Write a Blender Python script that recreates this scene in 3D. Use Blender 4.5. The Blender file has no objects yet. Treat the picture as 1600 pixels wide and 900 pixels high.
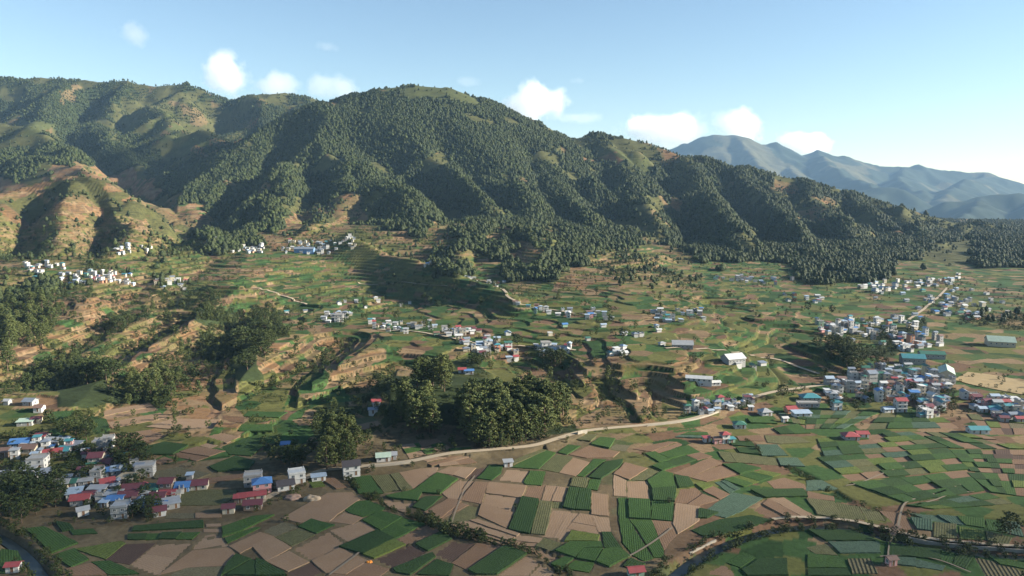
import bpy, bmesh, math, random
import numpy as np
from mathutils import Vector, Matrix

sc = bpy.context.scene
COL = sc.collection
random.seed(7); RNG = np.random.default_rng(7)

# ------------------------------------------------------------------ camera
F = 1142.5                                   # focal length in pixels of the 1600 px photograph
CAMZ = 130.0                                 # drone height over the valley floor
PITCH = math.atan(150.0 / F)                 # true horizon at v = 300
CP, SP = math.cos(PITCH), math.sin(PITCH)
cam = bpy.data.cameras.new('camera'); camo = bpy.data.objects.new('camera', cam); COL.objects.link(camo)
cam.sensor_width = 36.0; cam.lens = 36.0 * F / 1600.0
cam.clip_start = 1.0; cam.clip_end = 60000.0
camo.location = (0, 0, CAMZ); camo.rotation_euler = (math.pi / 2 - PITCH, 0, 0)
sc.camera = camo

# ------------------------------------------------------------------ sky, sun, exposure
SUN_EL = math.radians(20.5)
SUN_DIR = Vector((math.cos(math.radians(-2)) * math.cos(SUN_EL), math.sin(math.radians(-2)) * math.cos(SUN_EL), math.sin(SUN_EL)))
w = bpy.data.worlds.new('World'); sc.world = w; w.use_nodes = True
nt = w.node_tree; nt.nodes.clear()
sky = nt.nodes.new('ShaderNodeTexSky'); sky.sky_type = 'NISHITA'; sky.sun_disc = False
sky.sun_elevation = SUN_EL; sky.sun_rotation = math.atan2(SUN_DIR.x, SUN_DIR.y)
sky.altitude = 1200; sky.air_density = 1.3; sky.dust_density = 0.1; sky.ozone_density = 2.5
bg = nt.nodes.new('ShaderNodeBackground'); bg.inputs[1].default_value = 0.05
wo = nt.nodes.new('ShaderNodeOutputWorld')
nt.links.new(sky.outputs[0], bg.inputs[0]); nt.links.new(bg.outputs[0], wo.inputs[0])
sl = bpy.data.lights.new('sun', 'SUN'); sl.energy = 5.0; sl.angle = math.radians(0.53); sl.color = (1.0, 0.92, 0.78)
so = bpy.data.objects.new('sun', sl); COL.objects.link(so)
so.rotation_euler = SUN_DIR.to_track_quat('Z', 'Y').to_euler(); so.location = SUN_DIR * 3000
sc.view_settings.view_transform = 'Standard'; sc.view_settings.look = 'None'
sc.view_settings.gamma = 1.0; sc.view_settings.use_curve_mapping = False
sc.view_settings.exposure = 1.82
sc.render.engine = 'CYCLES'
cy = sc.cycles
cy.use_denoising = True; cy.max_bounces = 5; cy.diffuse_bounces = 2; cy.glossy_bounces = 2
cy.transmission_bounces = 3; cy.transparent_max_bounces = 6; cy.volume_bounces = 5
cy.volume_step_rate = 2.0; cy.volume_max_steps = 128

# ------------------------------------------------------------------ numpy helpers
def ray(u, v):
    a = (u - 800.0) / F; b = -(v - 450.0) / F
    return a, CP + b * SP, -SP + b * CP
def P(u, v, D):
    x, y, z = ray(u, v); k = D / y
    return (x * k, D, CAMZ + z * k)
def proj(x, y, z):
    zc = z - CAMZ
    f = y * CP - zc * SP; up = y * SP + zc * CP
    f = np.maximum(f, 1e-3)
    return 800.0 + F * x / f, 450.0 - F * up / f
def hsh(ix, iy, s=0):
    n = (ix.astype(np.int64) * 374761393 + iy.astype(np.int64) * 668265263 + s * 974711 + 1013904223) & 0xffffffff
    n = ((n ^ (n >> 13)) * 1274126177) & 0xffffffff
    n = ((n ^ (n >> 16)) * 2246822519) & 0xffffffff
    return ((n ^ (n >> 15)) & 0xffffff) / float(0xffffff)
def vnoise(x, y, s=0):                       # value noise in -1..1
    ix = np.floor(x); iy = np.floor(y); fx = x - ix; fy = y - iy
    fx = fx * fx * fx * (fx * (fx * 6 - 15) + 10); fy = fy * fy * fy * (fy * (fy * 6 - 15) + 10)
    a = hsh(ix, iy, s); b = hsh(ix + 1, iy, s); c = hsh(ix, iy + 1, s); d = hsh(ix + 1, iy + 1, s)
    return ((a + (b - a) * fx) * (1 - fy) + (c + (d - c) * fx) * fy) * 2 - 1
def fbm(x, y, wl, oct=3, s=0, gain=0.5):
    r = 0; a = 1.0; t = 0
    for o in range(oct):
        r = r + a * vnoise(x / wl + 17.3 * o, y / wl - 9.1 * o, s + o * 31); t += a; a *= gain; wl *= 0.5
    return r / t
def sstep(a, b, x):
    t = np.clip((x - a) / (b - a), 0, 1); return t * t * (3 - 2 * t)
def seg_dist(x, y, a, b):
    dx, dy = b[0] - a[0], b[1] - a[1]; L = dx * dx + dy * dy + 1e-9
    t = np.clip(((x - a[0]) * dx + (y - a[1]) * dy) / L, 0, 1)
    return np.hypot(x - a[0] - t * dx, y - a[1] - t * dy), t
def ridges(x, y, lines, h, slope, r0):
    """heightfield of a ridge network: each crest line falls off to both sides"""
    for ln in lines:
        pts = [P(*p) for p in ln]
        for a, b in zip(pts[:-1], pts[1:]):
            d, t = seg_dist(x, y, a, b)
            z = a[2] + t * (b[2] - a[2]) - slope * (np.sqrt(d * d + r0 * r0) - r0)
            np.maximum(h, z, out=h)
    return h

# ------------------------------------------------------------------ terrain layout (pixel + distance control points)
BASE = [  # (u, v, distance): ground of the foothills, without the ridges
 (60,620,430),(20,560,505),(70,428,800),(200,442,790),(360,388,1050),(480,384,1080),(150,520,580),(330,445,810),
 (550,440,930),(450,500,680),(600,560,520),(720,545,555),(850,480,730),(950,440,890),(1100,432,1010),(1050,505,650),
 (1000,600,445),(930,640,410),(670,450,920),(740,372,1120),(950,395,1150),(280,640,405),(450,660,392),(200,690,362),
 (-150,430,800),(-150,600,450),(600,660,400),(-100,520,600),(850,560,530),(1150,560,520)]
FLOOR = [(x, y, 0.0) for y in (60, 160, 240, 300) for x in (-450, -250, -80, 80, 250, 450)] + \
        [(-60,345,0),(0,355,0),(60,370,0),(120,392,0),(150,430,0),(200,440,0),(300,400,0),(420,420,0),(190,520,1),(260,500,0),(350,560,0),
         (450,560,0),(600,560,0),(330,700,2),(480,760,2),(640,780,2),(420,900,4),(560,1000,4),(700,1100,5),(900,900,4),(600,1150,8),
         (1100,1300,8),(850,1300,10),(-170,300,0),(-230,330,2),(-100,330,0)]
bp = np.array([P(*p) for p in BASE] + FLOOR)
def tps(r2): return r2 * np.log(r2 + 1e-6)
_n = len(bp); _s = 1000.0
_X = bp[:, :2] / _s
_A = np.zeros((_n + 3, _n + 3)); _A[:_n, :_n] = tps(((_X[:, None] - _X[None]) ** 2).sum(-1)) + np.eye(_n) * 2e-4
_A[:_n, _n] = 1; _A[:_n, _n + 1:] = _X; _A[_n:, :_n] = _A[:_n, _n:].T
_w = np.linalg.solve(_A, np.concatenate([bp[:, 2], np.zeros(3)]))
def base_exact(x, y):
    q = np.stack([x, y], -1).reshape(-1, 2) / _s
    r = _w[_n] + q @ _w[_n + 1:]
    for i in range(_n): r = r + _w[i] * tps((q[:, 0] - _X[i, 0]) ** 2 + (q[:, 1] - _X[i, 1]) ** 2)
    return r.reshape(np.shape(x))
_gx = np.arange(-1600, 2000.1, 25.0); _gy = np.arange(0, 1700.1, 25.0)
_G = base_exact(*np.meshgrid(_gx, _gy))
def base(x, y):
    fx = np.clip((x + 1600) / 25.0, 0, len(_gx) - 1.001); fy = np.clip(y / 25.0, 0, len(_gy) - 1.001)
    ix = fx.astype(int); iy = fy.astype(int); tx = fx - ix; ty = fy - iy
    r = (_G[iy, ix] * (1 - tx) + _G[iy, ix + 1] * tx) * (1 - ty) + (_G[iy + 1, ix] * (1 - tx) + _G[iy + 1, ix + 1] * tx) * ty
    return np.clip(r, 0.0, 75.0)

MOUNTAIN = [
 # main peak crest, left shoulder to the long right-hand ridge
 [(285,308,1410),(312,277,1540),(356,250,1700),(410,216,1880),(473,182,2050),(520,160,2150),(570,149,2210),(640,136,2250),(690,139,2250),(760,164,2250),
  (830,189,2250),(870,204,2250),(940,209,2250),(1000,221,2250),(1060,239,2200),(1150,262,2150),(1250,286,2100),(1330,300,2100),
  (1400,321,2050),(1500,345,2000),(1600,364,1950),(1750,395,1900),(1950,410,1900)],
 [(540,156,2180),(495,205,1930),(520,228,1820),(556,250,1700),(605,280,1540),(654,319,1350),(676,340,1260)],
 [(495,205,1930),(440,247,1710),(400,287,1520),(370,320,1380),(350,352,1250)],
 [(600,143,2230),(588,172,2080),(644,221,1900),(683,252,1770),(727,276,1640),(767,319,1420),(787,346,1300)],
 [(690,139,2250),(676,170,2120),(718,221,1930),(752,255,1790),(800,290,1600),(842,330,1400),(862,352,1290)],
 [(800,178,2250),(825,212,2080),(852,242,1930),(890,290,1680),(922,336,1430)],
 [(940,209,2250),(975,262,1950),(1015,320,1590),(1040,360,1370)],
 [(1060,239,2200),(1090,290,1840),(1130,342,1480),(1165,386,1250)],
 [(1150,262,2150),(1195,308,1790),(1245,356,1450),(1290,402,1220)],
 [(1250,286,2100),(1300,335,1730),(1340,385,1370),(1365,428,1130)],
 [(1330,300,2100),(1375,350,1700),(1420,394,1380)],
 [(1400,321,2050),(1440,362,1660),(1470,405,1330)],
 [(1500,345,2000),(1550,388,1580),(1585,415,1330)],
 [(556,250,1700),(535,295,1500),(505,345,1240),(455,372,1130)],
 [(440,247,1710),(455,290,1520),(430,335,1280)],
 # ridge behind on the left, with its spurs
 [(-260,132,3000),(0,124,3000),(120,121,3000),(200,128,3000),(290,133,3000),(360,151,3000),(410,144,3000),(480,148,3000),(530,160,3000),(640,185,2900)],
 [(120,121,3000),(85,165,2650),(40,205,2280),(-60,240,2000)],
 [(0,190,2150),(60,204,2050),(105,235,1850)], [(-200,180,2200),(0,190,2150)],
 [(290,133,3000),(245,165,2750),(270,193,2450),(335,212,2250),(365,245,2050)],
 [(200,128,3000),(150,185,2620),(190,230,2230),(250,268,1930)],
 [(410,144,3000),(415,190,2720),(400,225,2480)], [(480,148,3000),(462,185,2760)],
 [(-80,235,1900),(70,248,1750),(160,268,1600),(230,300,1420)],
 # bare brown hill on the left
 [(-260,310,1130),(-60,302,1160),(0,296,1200),(60,279,1235),(120,269,1250),(180,281,1230),(240,305,1200),(300,342,1140),(330,372,1060)],
 [(120,269,1250),(100,325,1090),(95,372,960)], [(200,288,1220),(215,345,1060),(180,392,930)], [(10,296,1200),(0,345,1030),(-30,385,930)],
 # low wooded hills at the foot
 [(800,345,1230),(850,362,1130),(845,395,1030),(830,425,950)], [(735,362,1150),(725,402,1010)],
 [(1035,395,1150),(1000,405,1080),(925,428,950)],
]
def branches(lines):
    """lesser spurs leaving the long ones on both sides"""
    g = random.Random(4); out = []
    for ln in lines:
        pts = [Vector(P(*q)) for q in ln]; s_ = 0; nxt = g.uniform(60, 140); side = 1
        for a, b in zip(pts[:-1], pts[1:]):
            L_ = (b.xy - a.xy).length
            while nxt < s_ + L_:
                t = (nxt - s_) / L_; o = a.lerp(b, t); d = (b.xy - a.xy).normalized(); n_ = Vector((-d.y, d.x)) * side
                e = (d * g.uniform(.5, .9) + n_).normalized(); ln_ = g.uniform(90, 170); m = o + Vector((*(e * ln_ * .5), -ln_ * .5 * g.uniform(.36, .46)))
                e2 = (e + d * g.uniform(-.2, .5)).normalized()
                out.append([o, m, m + Vector((*(e2 * ln_ * .5), -ln_ * .5 * g.uniform(.48, .6)))]); side = -side; nxt += g.uniform(95, 170)
            s_ += L_
    return out
BRANCH = branches(MOUNTAIN[1:15] + MOUNTAIN[16:23])
def ridge3(x, y, lines, h, slope, r0):
    for ln in lines:
        for a, b in zip(ln[:-1], ln[1:]):
            k = np.hypot(x - (a.x + b.x) / 2, y - (a.y + b.y) / 2) < 420
            if not k.any(): continue
            d, t = seg_dist(x[k], y[k], a, b); h[k] = np.maximum(h[k], a.z + t * (b.z - a.z) - slope * (np.sqrt(d * d + r0 * r0) - r0))
    return h
HILLS = [  # terrace spurs of the foothills (gentler, lower)
 [(150,462,700),(85,520,575),(35,585,480)], [(340,470,720),(255,525,580),(195,590,475)],
 [(432,468,745),(385,515,600),(318,585,475),(295,625,430)], [(560,528,600),(500,570,520),(440,630,432)],
 [(600,525,605),(640,530,590)], [(620,612,432),(700,602,440),(790,608,438),(860,632,420)],
 [(905,575,500),(900,615,440)], [(965,570,510),(985,625,435)], [(1045,575,505),(1065,605,455)],
 [(1255,528,600),(1300,545,565),(1335,568,520)], [(1190,490,700),(1240,500,680)], [(930,470,760),(880,462,770)],
 [(560,665,392),(545,700,365)], [(40,470,690),(20,520,590)],
 [(540,368,1090),(620,396,1000),(690,420,895),(760,443,800),(800,463,745),(815,478,700)], [(800,463,745),(900,470,740)], [(330,440,800),(420,455,770)],
]
def smooth_h(x, y):
    h = base(x, y)
    h = h + 3.4 * fbm(x, y, 75.0, 3, 5) * sstep(0.5, 12, h)
    hh = ridges(x, y, HILLS, np.full_like(h, -1e4), 0.55, 7.0)
    hh = hh + 1.5 * fbm(x, y, 40, 2, 8)
    k = 3.0; m = np.maximum(h, hh); h = m + k * np.log(np.exp((h - m) / k) + np.exp((hh - m) / k)) - np.where(hh > -1e3, 0, 0)
    dx = 26 * fbm(x, y, 210, 2, 41); dy = 26 * fbm(x, y, 210, 2, 42)
    mt = ridges(x + dx, y + dy, MOUNTAIN, np.full_like(h, -1e4), 0.80, 20.0)
    mt = ridge3(x + dx, y + dy, BRANCH, mt, 0.80, 14.0)
    rg = 1 - np.abs(fbm(x, y, 200, 3, 51)) * 2
    far = sstep(900, 1500, y)
    mt = mt + (rg - 0.75) * 20 * far + 6 * fbm(x, y, 70, 2, 52) * (0.25 + 0.75 * far)
    mt = ridges(x, y, [[(520,160,2150),(570,148,2215),(610,138,2245),(645,134,2255),(690,138,2255),(740,155,2255),(790,176,2255)]], mt, 0.62, 75.0)   # smooth dome of the main peak
    mount = sstep(-3, 6, mt - h)
    h = np.maximum(h, mt)
    return h, mount

# ------------------------------------------------------------------ land cover, read as a coarse map over the photograph
LAND = """
FFFssssFFFFFFFFsgFFFFFFFFFFFFFFFFFFFFFFF
FFfFFfssFFsFsFFFgggsssFFFFFFFFFFFFFFFFFF
FFFFfsfffsFFFFFFFFFFsssFFFFFFFFFFFFFFFFF
sgFFfsgssfFFFFFFFFFFFssFFFFFFFFFFFFFFFFF
ssFFFfsgffFFFFFFFFFFFFsfsfsFFFFFFFFFFFFF
FFFFFFsfFFFFFFFFFFFFFFFsgsfFFfFFFFFFFFFF
FsBsBsFFFFFFFFFFFFFFFFFFFFfFFFsFFFFFFFFF
BBsssBFFFFsFFFFFFFFFFFFFFFfFFsfFFsfFFFFF
ssBBsssTFFFsfsFFFFFfFFFFFsfFFFFsfFfsFsFF
sssssTssFFFTsTfFFsFFFFFFsfFFFFFFFsFsfsfF
sosTosooFFTssgsTosFsFfFFFsFFFsFFFFFFFsFF
oosssoogMMGGGMgsTFFFTFFooMsFFFFFFFFFsgFF
sMMooMgMTTGGGGGggFGGFFTTooMGGGGFFFFGGMGG
oFooTTogGGGGGGGGgGGGsGTTssoGMGGGGGGGGMGG
FFTTTooooGMGGMGGGMGGGGGGMMGGGGGGGGGGGGGG
FFTToooTFFoMMGGGGGGMMGGGMMGMMMMGGGGGGGoo
FTTToTTToFFMTMMMMMMMGMMGMMMMMMGMMoFFMMMG
TTToTTToFFTTTTTMMMMMMGMMMMMMGGGMMFFMMMGG
TFFoTToBTFTMTTTTTFFMMMTTMMTMMGGGGMFMMMMM
oFFFooBBTgGGGTTFFFFMTMTsTsTMMMMGMMMMMMMM
oBFFFFBBBGGGGGoFFFFFFMsTTTsMMMMMMMMMMMMM
gTooTTTBBGGGFFoFFFFFFFossssMMMMMMMMMMMMM
goGFTTTTMGGGFoooFFFFFFFoMMMMMMMMMMMMMMMM
ooggTTMMMGFFFooMMFFFoMMMMMMMMMMMMMMMMMMM
"""
LM = [r for r in LAND.split('\n') if r]
LMA = np.array([[ord(c) for c in r.ljust(40, 'F')[:40]] for r in LM])
def cover(x, y, z):
    u, v = proj(x, y, z)
    u = u + 30 * fbm(x, y, 60 + 0.0 * 60, 2, 71) + 8 * fbm(x, y, 18, 1, 73)
    v = v + 17 * fbm(x, y, 60, 2, 72) + 5 * fbm(x, y, 18, 1, 74)
    c = np.clip((u / 40).astype(int), 0, 39); r = np.clip(((v - 112) / 25).astype(int), 0, len(LM) - 1)
    k = LMA[r, c]
    summit = (((u - 670) / 90) ** 2 + ((v - 133) / 13) ** 2 < 1) & (y > 1900)   # bare grassy dome of the main peak
    k = np.where(summit, ord('g'), k)
    clear = (fbm(x, y, 85, 3, 77) > 0.42) & (y > 900)          # grassy clearings in the forest
    k = np.where((k == ord('F')) & clear, ord('s'), k)
    return k, v

# ------------------------------------------------------------------ polar grid
AZ = np.radians(np.linspace(-43, 43, 960))
_r = [95.0]
while _r[-1] < 3700:
    q = _r[-1]
    _r.append(q + (2.2 if q < 330 else 1.25 if q < 620 else 1.25 + (q - 620) * 0.0016 if q < 2400 else 4.1 + (q - 2400) * 0.012))
RR = np.array(_r)
GX = np.sin(AZ)[None, :] * RR[:, None]; GY = np.cos(AZ)[None, :] * RR[:, None]
print('grid', GX.shape)
H0, MT = smooth_h(GX, GY)
ELEVT = (H0 - CAMZ) / RR[:, None]
def pick(u, v):
    """first ground point on the line of sight of photograph pixel (u, v)"""
    x, y, z = ray(u, v); az = math.atan2(x, y); te = z / math.hypot(x, y)
    c = (az - AZ[0]) / (AZ[1] - AZ[0]); c = min(max(c, 0), len(AZ) - 1.001); i = int(c); t = c - i
    e = ELEVT[:, i] * (1 - t) + ELEVT[:, i + 1] * t
    k = np.argmax(e >= te)
    if e[k] < te: k = len(RR) - 1
    if k > 0:
        s = (te - e[k - 1]) / (e[k] - e[k - 1] + 1e-12); r = RR[k - 1] + min(max(s, 0), 1) * (RR[k] - RR[k - 1])
    else: r = RR[0]
    return Vector((math.sin(az) * r, math.cos(az) * r, CAMZ + te * r))
GULLY = [  # pixel course, depth, half width
 ([(190,478),(135,512),(85,545),(37,575)], 14, 22), ([(285,485),(225,515),(170,540),(100,580)], 15, 22), ([(422,466),(354,515),(297,556),(270,597),(250,628)], 20, 30),
 ([(530,527),(480,560),(432,590),(385,632)], 14, 20), ([(938,585),(955,620),(945,655)], 11, 14), ([(1005,585),(1030,608),(1052,640)], 9, 13), ([(815,556),(870,580),(905,605)], 9, 16),
 ([(700,450),(650,462),(600,480)], 9, 30), ([(500,640),(470,660),(440,690)], 7, 14), ([(620,560),(560,590),(500,640)], 9, 20), ([(1240,500),(1225,530),(1190,545)], 7, 18), ([(60,440),(20,470),(-40,500)], 10, 25),
 ([(640,400),(560,410),(500,430)], 6, 30), ([(240,420),(200,470)], 8, 25), ([(1110,470),(1150,480)], 5, 20), ([(330,400),(300,430),(255,470)], 9, 28)]
def plan(px): return [pick(u, v).xy for u, v in px]
carve = np.zeros_like(H0); n8 = int(np.searchsorted(RR, 1250))
for px, dp, hw in GULLY:
    pl = plan(px); best = np.full(GX[:n8].shape, 1e9)
    for a_, b_ in zip(pl[:-1], pl[1:]): np.minimum(best, seg_dist(GX[:n8], GY[:n8], a_, b_)[0], out=best)
    best = best + 5 * fbm(GX[:n8], GY[:n8], 40, 2, 47)
    carve[:n8] = np.maximum(carve[:n8], 0.85 * dp * np.clip(1 - best / (hw * 1.6), 0, 1))
# ravines of the mountains
RAVINE = [([(450,200),(400,235),(340,278),(275,322)], 60, 80), ([(100,205),(180,250),(265,312)], 40, 80), ([(560,215),(610,240),(660,290),(705,335)], 36, 60), ([(690,215),(740,262),(790,315)], 32, 55),
 ([(480,255),(500,300),(520,330)], 26, 45), ([(860,255),(915,300),(965,350)], 34, 60), ([(1000,290),(1060,340),(1095,385)], 30, 55), ([(1130,300),(1180,345),(1225,392)], 30, 55), ([(1235,320),(1285,365),(1325,415)], 28, 50),
 ([(1380,345),(1410,385)], 24, 50), ([(1470,365),(1510,405)], 24, 50), ([(150,150),(120,190)], 34, 80), ([(340,160),(400,205)], 34, 80), ([(150,300),(160,345),(140,385)], 16, 32), ([(60,305),(50,350),(40,390)], 16, 32), ([(250,325),(250,365)], 14, 28), ([(820,225),(850,270)], 22, 45), ([(1060,265),(1045,300)], 18, 40)]
rav = np.zeros_like(H0); n9 = int(np.searchsorted(RR, 950))
for px, dp, hw in RAVINE:
    pl = plan(px); best = np.full(GX[n9:].shape, 1e9)
    for a_, b_ in zip(pl[:-1], pl[1:]): np.minimum(best, seg_dist(GX[n9:], GY[n9:], a_, b_)[0], out=best)
    best = best + 12 * fbm(GX[n9:], GY[n9:], 90, 2, 48)
    rav[n9:] = np.maximum(rav[n9:], dp * np.clip(1 - best / (hw * 1.3), 0, 1))
H0 = np.where(RR[:, None] > 950, np.maximum(H0 - rav, np.minimum(H0, 25.0)), H0)
H0 = np.where(H0 > 0, np.maximum(H0 - carve, np.minimum(H0, 1.3)), H0)
def ddr(h):                                   # gradient magnitude on the polar grid
    gr = np.gradient(h, RR, axis=0); ga = np.gradient(h, AZ, axis=1) / RR[:, None]
    return np.hypot(gr, ga)
SLOPE = ddr(H0)
def terrace(h, step, slope):
    q = h / step; i = np.floor(q); f = q - i
    wd = np.clip(1.1 * slope / step, 0.05, 0.36)
    t = sstep(1 - wd, 1.0, f)
    return step * (i + 0.94 * t + 0.06 * f), i, sstep(0.15, 0.5, t) * (1 - sstep(0.9, 1.0, t)) 
CV, VV = cover(GX, GY, H0)
isF = (CV == ord('F')) | (CV == ord('f')); iss = (CV == ord('s')) | (CV == ord('g')) | (CV == ord('o'))
terr = np.where(isF, 0.0, np.where(iss, 0.75, 1.0)) * sstep(1.0, 3.0, H0)
terr *= np.where(RR[:, None] > 1600, 0.3, 1.0)
def blur(a, n):
    for _ in range(n):
        a = (a + np.roll(a, 1, 0) + np.roll(a, -1, 0)) / 3; a = (a + np.roll(a, 1, 1) + np.roll(a, -1, 1)) / 3
    return a
terr = blur(terr, 3)
ST = np.where(SLOPE > 0.16, 2.9, 1.3)
hA, iA, rA = terrace(H0, 3.2, SLOPE); hB, iB, rB = terrace(H0, 1.3, SLOPE)
mixs = sstep(0.10, 0.2, blur(SLOPE, 6))
HT = H0 + terr * ((hA * mixs + hB * (1 - mixs)) - H0)
LEV = np.where(mixs > 0.5, iA, iB + 1000); RIS = np.where(mixs > 0.5, rA, rB) * (terr > 0.3)
ELEVT = (HT - CAMZ) / RR[:, None]

def hz(x, y):
    """ground height at a plan position"""
    az = math.atan2(x, y); r = math.hypot(x, y)
    c = min(max((az - AZ[0]) / (AZ[1] - AZ[0]), 0), len(AZ) - 1.001); i = int(c); t = c - i
    k = int(np.searchsorted(RR, r)) - 1; k = min(max(k, 0), len(RR) - 2); s = min(max((r - RR[k]) / (RR[k + 1] - RR[k]), 0), 1)
    return float((HT[k, i] * (1 - t) + HT[k, i + 1] * t) * (1 - s) + (HT[k + 1, i] * (1 - t) + HT[k + 1, i + 1] * t) * s)
# ------------------------------------------------------------------ layout of plots, roads and streams (plan positions from photograph pixels)
CROPS = {'A': (400, 690, 4.284), 'B': (680, 660, 3.75), 'C': (960, 640, 3.4625), 'D': (1260, 640, 3.4618), 'E': (200, 760, 6.154), 'F': (0, 600, 2.963), 'G': (500, 540, 4.0)}
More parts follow.
